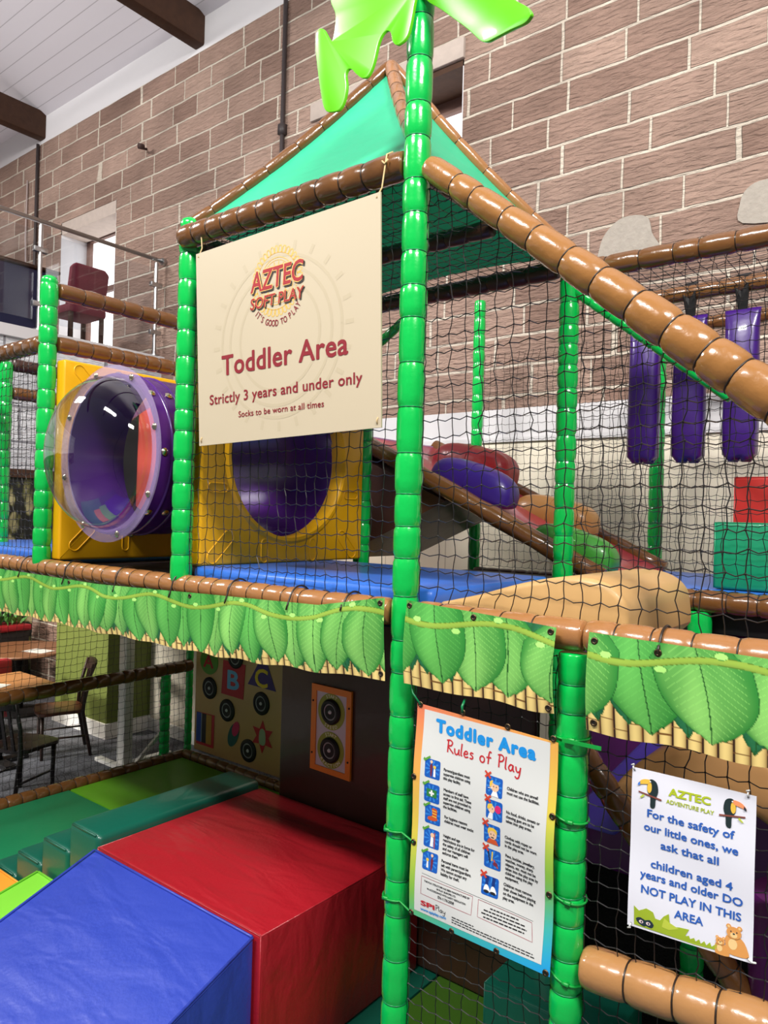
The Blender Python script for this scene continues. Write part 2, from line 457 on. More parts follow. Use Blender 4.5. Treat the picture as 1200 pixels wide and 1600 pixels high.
NOTE = {'aztec': [(0.094, 0.3544), (0.1956, 0.3556), (0.0949, 0.3732)], 'adv': [(0.0891, 0.3345), (0.2037, 0.3335), (0.0891, 0.3444)], 'l1': [(0.0423, 0.2883), (0.252, 0.2877), (0.0421, 0.308)], 'l2': [(0.0346, 0.2529), (0.2611, 0.2511)], 'l3': [(0.078, 0.2148), (0.2181, 0.2152)], 'l4': [(0.0544, 0.162), (0.2502, 0.1618)], 'l5': [(0.0286, 0.1322), (0.2732, 0.1276)], 'l6': [(0.033, 0.0937), (0.2703, 0.092), (0.0328, 0.1134)], 'l7': [(0.117, 0.0548), (0.1857, 0.0549)], 'bush': [(0.0164, 0.0551), (0.0294, 0.0457), (0.0482, 0.0567), (0.0652, 0.0521), (0.0713, 0.038), (0.0832, 0.0374), (0.0921, 0.0499), (0.104, 0.0594), (0.1071, 0.0384), (0.1062, 0.0275), (0.13, 0.0343), (0.1539, 0.0363), (0.145, 0.0177), (0.154, 0.0212), (0.157, 0.0141), (0.1659, 0.0197), (0.1699, 0.0125), (0.1778, 0.0201), (0.1819, 0.0109), (0.1898, 0.0195), (0.1948, 0.0112), (0.2027, 0.0209), (0.2067, 0.0117), (0.2176, 0.0222), (0.2187, 0.007), (0.1699, 0.0044), (0.1043, 0.0057), (0.0178, 0.007)], 'mask': [(0.0466, 0.0184)], 'leaf': [(0.0932, 0.0291), (0.1301, 0.0204)], 'bearB': [(0.2554, 0.0601), (0.2634, 0.0312)], 'bearS': [(0.2256, 0.031), (0.2296, 0.0126)], 'bearline': [(0.2853, 0.0098), (0.2196, 0.008)], 'touL': [(0.0538, 0.3533)], 'touR': [(0.2439, 0.3558)]}
ABC = {'edge': [(-1.703, 0.242), (-0.589, 0.258), (-1.705, 1.126), (-0.595, 1.177)], 'circ': [(-1.521, 1.064), (-1.517, 0.97), (-1.665, 1.047)], 'A': [(-1.615, 1.027), (-1.449, 1.037), (-1.578, 1.132)], 'sq': [(-1.325, 1.127), (-1.031, 1.122), (-1.049, 0.819), (-1.341, 0.828)], 'B': [(-1.269, 0.889), (-1.101, 0.891), (-1.259, 1.05)], 'tri': [(-0.805, 1.228), (-0.646, 0.956), (-0.995, 0.966)], 'C': [(-0.91, 0.962), (-0.738, 0.976), (-0.906, 1.124)], 'w': [(-1.502, 0.847), (-1.255, 0.691), (-0.818, 0.828), (-0.965, 0.398), (-1.162, 1.145)], 'wr': [(-1.506, 0.947), (-1.498, 0.747)], 'bars': [(-1.676, 0.602), (-1.427, 0.614), (-1.43, 0.331), (-1.676, 0.329)], 'pill': [(-1.121, 0.569), (-1.21, 0.419)], 'star': [(-0.799, 0.551), (-0.789, 0.691), (-0.803, 0.405)]}
PAD = {'edge': [(0.703, 1.541), (0.717, 0.887)], 'frame': [(0.971, 1.494), (1.264, 1.492), (1.267, 1.01), (0.971, 1.018)], 'inner': [(1.007, 1.459), (1.23, 1.457), (1.231, 1.044), (1.009, 1.049)], 'b1': [(1.118, 1.358), (1.115, 1.43), (1.114, 1.457)], 'b2': [(1.119, 1.144), (1.116, 1.218), (1.115, 1.25)]}

# ================================================================== THE SETTING
def node_mat(name):
    M = bpy.data.materials.new(name); M.use_nodes = True
    nt = M.node_tree; MATS[name] = M
    return M, nt, nt.nodes['Principled BSDF']
def N(nt, t, **kw):
    n = nt.nodes.new(t)
    for k, v in kw.items(): setattr(n, k, v)
    return n
def math_node(nt, op, a, b=None):
    n = N(nt, 'ShaderNodeMath', operation=op)
    for i, x in enumerate((a, b)):
        if x is None: continue
        if isinstance(x, (int, float)): n.inputs[i].default_value = x
        else: nt.links.new(x, n.inputs[i])
    return n.outputs[0]

def stone_material(name, c1, c2, mortar, row=0.315, width=0.82, bump=0.6):
    M, nt, b = node_mat(name); L = nt.links.new
    tc = N(nt, 'ShaderNodeTexCoord'); sp = N(nt, 'ShaderNodeSeparateXYZ'); L(tc.outputs['Object'], sp.inputs[0])
    wob = N(nt, 'ShaderNodeTexNoise'); wob.inputs['Scale'].default_value = 3.0; wob.inputs['Detail'].default_value = 3
    L(tc.outputs['Object'], wob.inputs['Vector'])
    wz = math_node(nt, 'MULTIPLY', math_node(nt, 'SUBTRACT', wob.outputs['Fac'], 0.5), 0.03)
    z = math_node(nt, 'ADD', sp.outputs['Z'], wz)
    x0 = math_node(nt, 'ADD', sp.outputs['X'], sp.outputs['Y'])
    rown = math_node(nt, 'FLOOR', math_node(nt, 'DIVIDE', z, row))
    wn = N(nt, 'ShaderNodeTexWhiteNoise', noise_dimensions='1D'); L(rown, wn.inputs['W'])
    # stretch every course differently so the stones vary in length
    low = N(nt, 'ShaderNodeTexNoise', noise_dimensions='2D'); low.inputs['Scale'].default_value = 0.8; low.inputs['Detail'].default_value = 0
    cv = N(nt, 'ShaderNodeCombineXYZ'); L(x0, cv.inputs[0]); L(math_node(nt, 'MULTIPLY', rown, 7.31), cv.inputs[1])
    L(cv.outputs[0], low.inputs['Vector'])
    x = math_node(nt, 'ADD', x0, math_node(nt, 'MULTIPLY', wn.outputs['Value'], 1.7))
    x = math_node(nt, 'ADD', x, math_node(nt, 'MULTIPLY', low.outputs['Fac'], 0.9))
    x = math_node(nt, 'ADD', x, math_node(nt, 'MULTIPLY', wz, 1.0))
    vec = N(nt, 'ShaderNodeCombineXYZ'); L(x, vec.inputs[0]); L(z, vec.inputs[1])
    br = N(nt, 'ShaderNodeTexBrick'); br.offset = 0.0; br.squash = 1.0
    br.inputs['Scale'].default_value = 1.0; br.inputs['Brick Width'].default_value = width
    br.inputs['Row Height'].default_value = row; br.inputs['Mortar Size'].default_value = 0.013
    br.inputs['Mortar Smooth'].default_value = 0.35; br.inputs['Bias'].default_value = 0.0
    br.inputs['Color1'].default_value = c1; br.inputs['Color2'].default_value = c2; br.inputs['Mortar'].default_value = mortar
    L(vec.outputs[0], br.inputs['Vector'])
    # tooling marks and blotches
    mp = N(nt, 'ShaderNodeMapping'); mp.inputs['Scale'].default_value = (7, 7, 34); mp.inputs['Rotation'].default_value = (0, 0.3, 0)
    L(tc.outputs['Object'], mp.inputs[0])
    ch = N(nt, 'ShaderNodeTexNoise'); ch.inputs['Scale'].default_value = 1.2; ch.inputs['Detail'].default_value = 5; ch.inputs['Distortion'].default_value = 0.6
    L(mp.outputs[0], ch.inputs['Vector'])
    bl = N(nt, 'ShaderNodeTexNoise'); bl.inputs['Scale'].default_value = 1.6; bl.inputs['Detail'].default_value = 5
    L(tc.outputs['Object'], bl.inputs['Vector'])
    rmp = N(nt, 'ShaderNodeMapRange'); rmp.inputs[1].default_value = 0.3; rmp.inputs[2].default_value = 0.7
    rmp.inputs[3].default_value = 0.80; rmp.inputs[4].default_value = 1.16
    L(bl.outputs['Fac'], rmp.inputs[0])
    mul = N(nt, 'ShaderNodeMix', data_type='RGBA', blend_type='MULTIPLY'); mul.inputs[0].default_value = 1
    cc = N(nt, 'ShaderNodeCombineColor'); [L(rmp.outputs[0], cc.inputs[i]) for i in range(3)]
    L(br.outputs['Color'], mul.inputs[6]); L(cc.outputs[0], mul.inputs[7])
    L(mul.outputs[2], b.inputs['Base Color'])
    h = math_node(nt, 'ADD', math_node(nt, 'MULTIPLY', br.outputs['Fac'], -0.7), math_node(nt, 'MULTIPLY', ch.outputs['Fac'], 1.5))
    bp = N(nt, 'ShaderNodeBump'); bp.inputs['Strength'].default_value = bump; bp.inputs['Distance'].default_value = 0.03
    L(h, bp.inputs['Height']); L(bp.outputs['Normal'], b.inputs['Normal'])
    b.inputs['Roughness'].default_value = 0.9; b.inputs['Specular IOR Level'].default_value = 0.2
    return M
STONE = stone_material('red_sandstone', rgb(136, 110, 98), rgb(170, 144, 130), rgb(208, 196, 180), 0.225, 0.60, 0.9)
WSTONE = stone_material('white_painted_stone', rgb(206, 208, 214), rgb(226, 228, 232), rgb(150, 150, 156), 0.34, 0.7, 0.8)
PLASTER = mat('white_plaster', rgb(214, 212, 214), 0.9, 0, 0, 0.1, 30, 0.2)
CLADW = mat('cream_cladding', rgb(232, 222, 204), 0.6, 0, 0, 0.0, 5)
CEILW = None
def ceiling_material():
    M, nt, b = node_mat('white_ceiling_boards'); L = nt.links.new
    tc = N(nt, 'ShaderNodeTexCoord'); sp = N(nt, 'ShaderNodeSeparateXYZ'); L(tc.outputs['Object'], sp.inputs[0])
    fr = math_node(nt, 'FRACT', math_node(nt, 'DIVIDE', sp.outputs['Y'], 0.16))
    gap = math_node(nt, 'LESS_THAN', fr, 0.05)
    mx = N(nt, 'ShaderNodeMix', data_type='RGBA'); mx.inputs[6].default_value = rgb(206, 202, 208); mx.inputs[7].default_value = rgb(170, 166, 172)
    L(gap, mx.inputs[0]); L(mx.outputs[2], b.inputs['Base Color'])
    bp = N(nt, 'ShaderNodeBump'); bp.inputs['Strength'].default_value = .3; bp.inputs['Distance'].default_value = .01; bp.invert = True
    L(gap, bp.inputs['Height']); L(bp.outputs[0], b.inputs['Normal']); b.inputs['Roughness'].default_value = .8
    return M
def clad_material():
    M, nt, b = node_mat('cream_vertical_boards'); L = nt.links.new
    tc = N(nt, 'ShaderNodeTexCoord'); sp = N(nt, 'ShaderNodeSeparateXYZ'); L(tc.outputs['Object'], sp.inputs[0])
    fr = math_node(nt, 'FRACT', math_node(nt, 'DIVIDE', sp.outputs['X'], 0.30))
    gap = math_node(nt, 'LESS_THAN', fr, 0.03)
    mx = N(nt, 'ShaderNodeMix', data_type='RGBA'); mx.inputs[6].default_value = rgb(236, 226, 206); mx.inputs[7].default_value = rgb(196, 184, 164)
    L(gap, mx.inputs[0]); L(mx.outputs[2], b.inputs['Base Color']); b.inputs['Roughness'].default_value = .6
    return M
def carpet_material():
    M, nt, b = node_mat('charcoal_carpet'); L = nt.links.new
    tc = N(nt, 'ShaderNodeTexCoord')
    nz = N(nt, 'ShaderNodeTexNoise'); nz.inputs['Scale'].default_value = 60; nz.inputs['Detail'].default_value = 3; L(tc.outputs['Object'], nz.inputs['Vector'])
    vo = N(nt, 'ShaderNodeTexNoise'); vo.inputs['Scale'].default_value = 6; vo.inputs['Detail'].default_value = 4; L(tc.outputs['Object'], vo.inputs['Vector'])
    s = math_node(nt, 'ADD', math_node(nt, 'MULTIPLY', nz.outputs['Fac'], .6), math_node(nt, 'MULTIPLY', vo.outputs['Fac'], .5))
    cr = N(nt, 'ShaderNodeValToRGB'); cr.color_ramp.elements[0].position = .38; cr.color_ramp.elements[0].color = rgb(36, 36, 42)
    cr.color_ramp.elements[1].position = .72; cr.color_ramp.elements[1].color = rgb(120, 122, 130)
    L(s, cr.inputs[0]); L(cr.outputs[0], b.inputs['Base Color']); b.inputs['Roughness'].default_value = .95
    return M
def wallpaper_material():
    M, nt, b = node_mat('palm_wallpaper'); L = nt.links.new
    tc = N(nt, 'ShaderNodeTexCoord')
    mp = N(nt, 'ShaderNodeMapping'); mp.inputs['Scale'].default_value = (5, 5, 3.2); L(tc.outputs['Object'], mp.inputs[0])
    vo = N(nt, 'ShaderNodeTexVoronoi'); vo.inputs['Scale'].default_value = 1.0; L(mp.outputs[0], vo.inputs['Vector'])
    wv = N(nt, 'ShaderNodeTexWave'); wv.inputs['Scale'].default_value = 1.1; wv.inputs['Distortion'].default_value = 9; wv.inputs['Detail'].default_value = 2
    L(mp.outputs[0], wv.inputs['Vector'])
    s = math_node(nt, 'MULTIPLY', wv.outputs['Fac'], math_node(nt, 'SUBTRACT', 1.15, vo.outputs['Distance']))
    cr = N(nt, 'ShaderNodeValToRGB'); e = cr.color_ramp.elements
    e[0].position = .25; e[0].color = rgb(22, 24, 18); e[1].position = .8; e[1].color = rgb(172, 164, 120)
    m_ = e.new(.5); m_.color = rgb(84, 84, 44)
    L(s, cr.inputs[0]); L(cr.outputs[0], b.inputs['Base Color']); b.inputs['Roughness'].default_value = .7
    return M
CEILW = ceiling_material(); CLAD = clad_material(); CARPET = carpet_material(); WALLPAPER = wallpaper_material()
OLIVE = mat('olive_paint', rgb(98, 110, 44), 0.7, 0, 0, 0.05, 20)
SKIRT = mat('white_gloss_paint', rgb(236, 234, 230), 0.4)

def glow(name, col, strength):
    M, nt, b = node_mat(name); b.inputs['Base Color'].default_value = col
    b.inputs['Emission Color'].default_value = col; b.inputs['Emission Strength'].default_value = strength
    return M
DAYLIGHT = glow('daylight_pane', (1, 1, 1, 1), 1.6)

def glass(name, tint, amount, rough=0.02):
    """thin clear sheet: mostly lets the view through, the rest mirrors the room"""
    M = bpy.data.materials.new(name); M.use_nodes = True; nt = M.node_tree; MATS[name] = M
    nt.nodes.remove(nt.nodes['Principled BSDF']); out = nt.nodes['Material Output']
    tr = N(nt, 'ShaderNodeBsdfTransparent'); tr.inputs[0].default_value = tint
    gl = N(nt, 'ShaderNodeBsdfGlossy'); gl.inputs['Roughness'].default_value = rough
    lw = N(nt, 'ShaderNodeLayerWeight'); lw.inputs[0].default_value = .25
    mx = N(nt, 'ShaderNodeMixShader')
    f = math_node(nt, 'ADD', math_node(nt, 'MULTIPLY', lw.outputs['Facing'], amount), .03)
    nt.links.new(f, mx.inputs[0]); nt.links.new(tr.outputs[0], mx.inputs[1]); nt.links.new(gl.outputs[0], mx.inputs[2])
    nt.links.new(mx.outputs[0], out.inputs['Surface'])
    return M
GLASS = glass('balustrade_glass', (.93, .95, .97, 1), .35)
DOME = glass('clear_dome_plastic', (.90, .92, .93, 1), .8, .04)

WY = 3.0
# floor
mb = MB(); mb.box((-9.2, -6, -.1), (8, 3.6, 0)); struct(mb.build('floor', CARPET))
# back wall in stone with two window openings
def wall_with_holes(name, x0, x1, z0, z1, holes, y0, y1, m):
    xs = sorted({x0, x1}|{h[0] for h in holes}|{h[1] for h in holes}); zs = sorted({z0, z1}|{h[2] for h in holes}|{h[3] for h in holes})
    mb = MB()
    for a, b in zip(xs, xs[1:]):
        for c, d in zip(zs, zs[1:]):
            mx_, mz = (a+b)/2, (c+d)/2
            if any(h[0] < mx_ < h[1] and h[2] < mz < h[3] for h in holes): continue
            mb.box((a, y0, c), (b, y1, d))
    o = mb.build(name, m, recalc=False)
    bm = bmesh.new(); bm.from_mesh(o.data); bmesh.ops.remove_doubles(bm, verts=bm.verts, dist=1e-4)
    dead = [f for f in bm.faces if len([1 for g in bm.faces if g is not f and set(g.verts) == set(f.verts)])]
    bmesh.ops.delete(bm, geom=dead, context='FACES'); bm.to_mesh(o.data); bm.free()
    return struct(o)
WIN1 = (-5.62, -4.32, 4.2, 6.2); WIN2 = (-.95, .63, 4.9, 6.12)
wall_with_holes('wall_back', -9.2, 8, 0, 7.42, [WIN1, WIN2], WY, WY+.6, STONE)
mb = MB(); mb.box((-9.2, WY, 7.42), (8, WY+.6, 7.78)); struct(mb.build('trim_1', PLASTER))
# windows: deep reveals, timber frame, bright panes
for n, (a, b, c, d) in ((1, WIN1), (2, WIN2)):
    w = bpy.data.objects.new('window_%d' % n, None); COL.objects.link(w); struct(w); WLOC[w.name] = Vector((a, WY, c)); w.location = (a, WY, c)
    mb = MB(); y0, y1 = WY+.36, WY+.44; t = .09
    for lo, hi in (((a, y0, c), (a+t, y1, d)), ((a, y0, c), (b, y1, c+t)), ((a, y0, d-t-.08), (b, y1, d)),
                   ((a, y0, c+(d-c)*.55), (b, y1, c+(d-c)*.55+.07))): mb.box(lo, hi)
    mb.build('window_frame', mat('window_timber', rgb(112, 82, 72), .6), w, bevel=.006)
    mb = MB(); mb.box((a, y1-.03, c), (b, y1-.015, d)); mb.build('window_pane', DAYLIGHT, w)
    mb = MB(); mb.box((a, WY+.004, c-.001), (a+.012, y0, d)); mb.box((b-.012, WY+.004, c), (b, y0, d)); mb.build('window_reveal', mat('reveal_paint', rgb(206, 204, 206), .85, 0, 0, .1, 20), w)
    LW = mat('pale_lintel_wood', rgb(186, 172, 162), .8, 0, 0, .3, 14, .3, .15)
    if n == 1:
        mb = MB(); mb.box((a, WY+.004, d-.16), (b, y0-.02, d-.004)); mb.build('window_lintel', LW, w)
    else:
        mb = MB(); mb.box((a-.1, WY-.03, d-.01), (b+.01, WY+.02, d+.16)); mb.build('window_lintel', LW, w, bevel=.01)
        mb = MB(); mb.box((a, WY+.004, d-.06), (b, y1, d-.004)); mb.build('window_soffit', BEAMWOOD, w)
# ceiling: boards sloping up away from the back wall, with timber tie beams
mb = MB(); s = math.tan(math.radians(27))
mb.prism([(-9.2, WY, 7.78), (-9.2, -6, 7.78+9*s), (-9.2, -6, 7.9+9*s), (-9.2, WY, 7.9)], (17.2, 0, 0)); struct(mb.build('ceiling', CEILW))
for k, x in enumerate((-6.27, -2.86, .55)):
    mb = MB(); mb.box((x, -6, 7.47), (x+.16, WY+.02, 7.83)); struct(mb.build('trim_%d' % (k+2), BEAMWOOD, bevel=.02))
# lower cladding on the back wall
mb = MB(); mb.box((-3.28, WY-.05, .12), (7, WY, 3.02)); struct(mb.build('wall_panel', CLAD)); bpy.data.objects['wall_panel'].name = 'trim_5'
mb = MB(); mb.box((-3.28, WY-.07, 3.02), (7, WY, 3.055)); mb.box((-3.28, WY-.05, 3.055), (7, WY, 3.27)); struct(mb.build('trim_6', PLASTER))
mb = MB(); mb.box((-3.28, WY-.075, 0), (7, WY, .13)); struct(mb.build('baseboard_back', SKIRT))
# olive pillar under the gallery with white skirting
mb = MB(); mb.box((-4.35, 2.42, .13), (-3.28, WY, 1.95)); struct(mb.build('wall_pillar', OLIVE)); bpy.data.objects['wall_pillar'].name = 'wall_olive'
mb = MB(); mb.box((-4.37, 2.40, 0), (-3.26, WY, .16)); struct(mb.build('baseboard_olive', SKIRT))
# gallery: papered front wall below a white stone band, floor slab, wall behind the café
mb = MB(); mb.box((-3.55, -6, 1.95), (-3.32, WY, 2.72)); struct(mb.build('wall_left_paper', WALLPAPER)); bpy.data.objects['wall_left_paper'].name = 'wall_left'
mb = MB(); mb.box((-3.57, -6, 2.72), (-3.29, WY, 2.80)); struct(mb.build('trim_7', BEAMWOOD))
mb = MB(); mb.box((-3.55, -6, 2.80), (-3.31, WY, 4.05)); struct(mb.build('wall_gallery', WSTONE))
mb = MB(); mb.box((-9.2, -6, 4.05), (-3.26, WY, 4.16)); struct(mb.build('floor_gallery', PLASTER))
mb = MB(); mb.box((-6.3, -6, 0), (-6.1, WY, 4.05)); struct(mb.build('wall_cafe', WALLPAPER))
mb = MB(); mb.box((-9.4, -6, 4.16), (-9.2, WY, 9)); struct(mb.build('wall_far_left', STONE))
# conduit, hook and repair patches on the stone wall
def simple(name, label, cat, mbf, m, smooth=False, bevel=0, group=None):
    o = mbf.build(name, m, None, smooth, bevel); return tag(o, label, cat, group)
mb = MB(); mb.tube([(-1.416, WY-.03, 3.3), (-1.416, WY-.03, 7.42)], .022, 8); mb.box((-1.45, WY-.06, 6.1), (-1.38, WY, 6.2))
simple('conduit_pipe', 'dark vertical conduit pipe fixed to the stone wall beside the roof', 'pipe', mb, mat('dark_conduit', rgb(60, 52, 52), .5), True)
mb = MB(); mb.tube([(-6.26, WY-.03, 4.2), (-6.26, WY-.03, 7.42)], .022, 8); mb.box((-6.3, WY-.05, 5.2), (-6.22, WY, 5.26))
simple('conduit_pipe', 'dark vertical conduit on the stone wall left of the gallery window', 'pipe', mb, MATS['dark_conduit'], True)
mb = MB(); mb.tube([(-3.72, WY+.02, 6.64), (-3.70, WY-.12, 6.60), (-3.62, WY-.14, 6.58)], .014, 6); mb.tube([(-3.62, WY-.17, 6.58), (-3.62, WY-.11, 6.59)], .03, 8)
simple('wall_spike', 'rusty iron spike sticking out of the stone wall', 'hook', mb, mat('rusty_iron', rgb(66, 44, 40), .7), True)
mb = MB(); mb.tube([(-6.55, WY-.02, 7.0), (-6.54, WY-.03, 6.2), (-6.45, WY-.05, 5.6), (-6.36, WY-.06, 5.05), (-6.22, WY-.06, 4.7)], .012, 6)
simple('hanging_cable', 'thin pale cable hanging down the stone wall above the gallery', 'cable', mb, mat('pale_cable', rgb(176, 160, 156), .6), True)
CEM = mat('grey_cement', rgb(168, 160, 150), .95, 0, 0, .8, 26, .2, .15)
mb = MB(); mb.prism([(x, WY-.012, z) for x, z in smooth_poly([(1.82, 4.22), (1.80, 4.36), (1.86, 4.47), (1.97, 4.53), (2.12, 4.50), (2.16, 4.38), (2.20, 4.24)], 4)], (0, .02, 0))
simple('cement_patch', 'rounded grey cement patch on the stone wall above the back rail', 'patch', mb, CEM)
mb = MB(); mb.prism([(x, WY-.012, z) for x, z in smooth_poly([(2.72, 4.32), (2.70, 4.44), (2.74, 4.53), (2.85, 4.56), (3.1, 4.5), (3.05, 4.3)], 4)], (0, .02, 0))
simple('cement_patch', 'broken cement patch at the right edge of the stone wall', 'patch', mb, CEM)

# gallery balustrade
t = thing('glass_balustrade', 'glass balustrade with a round steel handrail along the gallery edge', 'railing', (-3.3, -1, 4.16))
mb = MB(); mb.tube([(-3.3, -4, 5.215), (-3.3, 2.96, 5.235)], .022, 12); mb.build('handrail', STEEL, t, True)
for y in (-.6, .55, 1.58, 2.89):
    mb = MB(); mb.tube([(-3.3, y, 4.16), (-3.3, y, 5.2)], .022, 12); mb.tube([(-3.3, y, 4.16), (-3.3, y, 4.175)], .05, 14); mb.build('baluster_post', STEEL, t, 'auto')
    for z in (4.42, 4.95):
        mb = MB(); mb.box((-3.325, y-.07, z-.025), (-3.275, y+.07, z+.025)); mb.build('glass_clamp', STEEL, t, bevel=.006)
for y0, y1 in ((-.54, .49), (.61, 1.52), (1.64, 2.83)):
    mb = MB(); mb.box((-3.306, y0, 4.26), (-3.294, y1, 5.13)); mb.build('glass_panel', GLASS, t)
mb = MB(); mb.tube([(-3.3, 2.96, 5.235), (-3.3, 3.0, 5.235)], .04, 14); mb.build('wall_flange', STEEL, t, 'auto')

# ------------------------------------------------------------------ gallery furniture
t = thing('dining_chair', 'maroon high-backed chair on the gallery by the window', 'chair', (-4.0, 2.4, 4.16))
MAROON = mat('maroon_fabric', rgb(108, 22, 44), .8, 0, 0, .1, 60)
mb = MB(); mb.box((-4.22, 2.14, 4.56), (-3.76, 2.58, 4.66)); mb.build('seat', MAROON, t, bevel=.03)
mb = MB(); mb.prism([(-3.80, 2.14, 4.62), (-3.80, 2.58, 4.62), (-3.72, 2.58, 5.04), (-3.72, 2.53, 5.09), (-3.72, 2.19, 5.09), (-3.72, 2.14, 5.04)], (-.07, 0, 0)); mb.build('backrest', MAROON, t, bevel=.02)
for x in (-4.18, -3.8):
    for y in (2.18, 2.54):
        mb = MB(); mb.box((x-.02, y-.02, 4.16), (x+.02, y+.02, 4.57)); mb.build('leg', DARKWOOD, t)
t = thing('booth_seat', 'dark navy booth seat on the gallery behind the glass', 'sofa', (-4.2, 0.8, 4.16))
NAVY = mat('navy_fabric', rgb(28, 28, 62), .8)
mb = MB(); mb.box((-4.4, -.4, 4.2), (-3.75, 1.95, 4.6)); mb.build('seat', NAVY, t, bevel=.04)
mb = MB(); mb.box((-3.78, -.4, 4.2), (-3.62, 1.95, 4.86)); mb.build('backrest', NAVY, t, bevel=.04)
mb = MB(); mb.box((-3.8, -.4, 4.86), (-3.6, 1.95, 4.89)); mb.build('top_rail', BEAMWOOD, t, bevel=.005)

# ------------------------------------------------------------------ café furniture below the gallery
def cafe_chair(label, x, y, rz, woodm, seatm):
    t = thing('cafe_chair', label, 'chair', (x, y, 0), 'wooden cafe chairs')
    c, s_ = math.cos(rz), math.sin(rz)
    P = lambda a, b, z: (x+a*c-b*s_, y+a*s_+b*c, z)          # a: right, b: towards the back
    mb = MB(); mb.prism([P(a, b, .43) for a, b in smooth_poly([(-.2, -.21), (.2, -.21), (.21, .0), (.17, .19), (-.17, .19), (-.21, 0)], 3)], (0, 0, .035)); mb.build('seat', seatm, t, bevel=.008)
    for sx in (-1, 1):
        mb = MB(); mb.tube([P(sx*.17, -.17, 0), P(sx*.175, -.175, .43)], [.015, .02], 8); mb.build('leg', woodm, t, True)
        mb = MB(); mb.tube([P(sx*.19, .27, 0), P(sx*.175, .19, .43), P(sx*.18, .21, .65), P(sx*.19, .28, .9)], [.017, .02, .018, .016], 8); mb.build('leg', woodm, t, True)
        mb = MB(); mb.tube([P(sx*.172, -.17, .2), P(sx*.182, .22, .2)], .01, 6); mb.build('stretcher', woodm, t, True)
    mb = MB(); mb.prism([P(-.19, .25, .80), P(-.07, .27, .80), P(.07, .27, .80), P(.19, .25, .80), P(.19, .29, .91), P(.07, .31, .92), P(-.07, .31, .92), P(-.19, .29, .91)], tuple(Vector(P(0, .022, 0))-Vector(P(0, 0, 0)))); mb.build('top_rail', woodm, t, bevel=.005)
    for k in range(4):
        a = -.12+.08*k
        mb = MB(); mb.prism([P(a-.014, .2, .46), P(a+.014, .2, .46), P(a+.014, .27, .81), P(a-.014, .27, .81)], tuple(Vector(P(0, .012, 0))-Vector(P(0, 0, 0)))); mb.build('back_slat', woodm, t)
    return t
BROWNSEAT = mat('mahogany_seat', rgb(112, 62, 40), .35, 0, .2)
cafe_chair('slatted wooden chair in front of the olive pillar', -3.2, 1.86, math.radians(-22), DARKWOOD, BROWNSEAT)
cafe_chair('near-black slatted chair nearest the play net, back turned', -2.36, 1.08, math.radians(200), mat('black_wood', rgb(24, 18, 18), .4), mat('black_seat', rgb(40, 30, 30), .4))
t = thing('square_table', 'square oak-topped table behind the near-black chair', 'table', (-3.3, 1.3, 0))
mb = MB(); mb.box((-3.75, .95, .725), (-2.92, 1.72, .755)); mb.build('tabletop', TABLEWOOD, t, bevel=.006)
mb = MB(); mb.tube([(-3.33, 1.33, .04), (-3.33, 1.33, .725)], .04, 14); mb.build('pedestal', BLACK, t, True)
mb = MB(); mb.box((-3.6, 1.28, 0), (-3.06, 1.38, .04)); mb.box((-3.38, 1.05, 0), (-3.28, 1.6, .04)); mb.build('base', BLACK, t)
t = thing('round_table', 'round wooden table farther back by the palm wallpaper', 'table', (-4.9, 2.0, 0))
mb = MB(); mb.lathe([(.001, .72), (.56, .72), (.575, .735), (.56, .75), (.001, .75)], (-4.97, 2.3, 0), (0, 0, 1), 48); mb.build('tabletop', mat('brown_table_top', rgb(124, 84, 56), .4), t, 'auto')
mb = MB(); mb.tube([(-4.95, 2.3, .03), (-4.95, 2.3, .72)], .045, 14); mb.build('pedestal', BLACK, t, True)
mb = MB(); mb.lathe([(.001, 0), (.3, 0), (.3, .02), (.05, .05), (.001, .05)], (-4.95, 2.3, 0), (0, 0, 1), 32); mb.build('base', BLACK, t, 'auto')
for lab, x, y, z, a in (('white paper menu lying on the square oak table', -3.3, 1.22, .757, .5), ('white paper menu lying on the round table', -4.68, 2.38, .752, .3)):
    mb = MB(); c, s_ = math.cos(a), math.sin(a)
    mb.prism([(x+u*c-v*s_, y+u*s_+v*c, z) for u, v in ((-.15, -.105), (.15, -.105), (.15, .105), (-.15, .105))], (0, 0, .002)); simple('paper_menu', lab, 'menu', mb, WHITE, group='paper menus on the tables')
REDF = mat('red_leatherette', rgb(150, 20, 34), .5)
t = thing('tub_chair', 'red tub chair beside the round table at the left edge', 'chair', (-4.4, 1.5, 0))
mb = MB(); mb.box((-4.7, 1.3, .2), (-4.15, 1.8, .46)); mb.build('seat', REDF, t, bevel=.04)
mb = MB(); mb.box((-4.22, 1.28, .2), (-4.1, 1.82, .82)); mb.build('backrest', REDF, t, bevel=.04)
for x in (-4.65, -4.2):
    for y in (1.35, 1.75):
        mb = MB(); mb.tube([(x, y, 0), (x, y, .2)], .02, 8); mb.build('leg', BLACK, t)
t = thing('red_planter', 'red-topped dark planter box full of leafy plants by the cafe wall', 'planter', (-5.6, 2.2, 0))
mb = MB(); mb.box((-5.95, 1.4, 0), (-5.6, 2.72, .86)); mb.build('box', BLACK, t, bevel=.01)
mb = MB(); mb.box((-5.97, 1.38, .86), (-5.58, 2.74, .93)); mb.build('rim', REDF, t, bevel=.01)
rnd = random.Random(3); mb = MB()
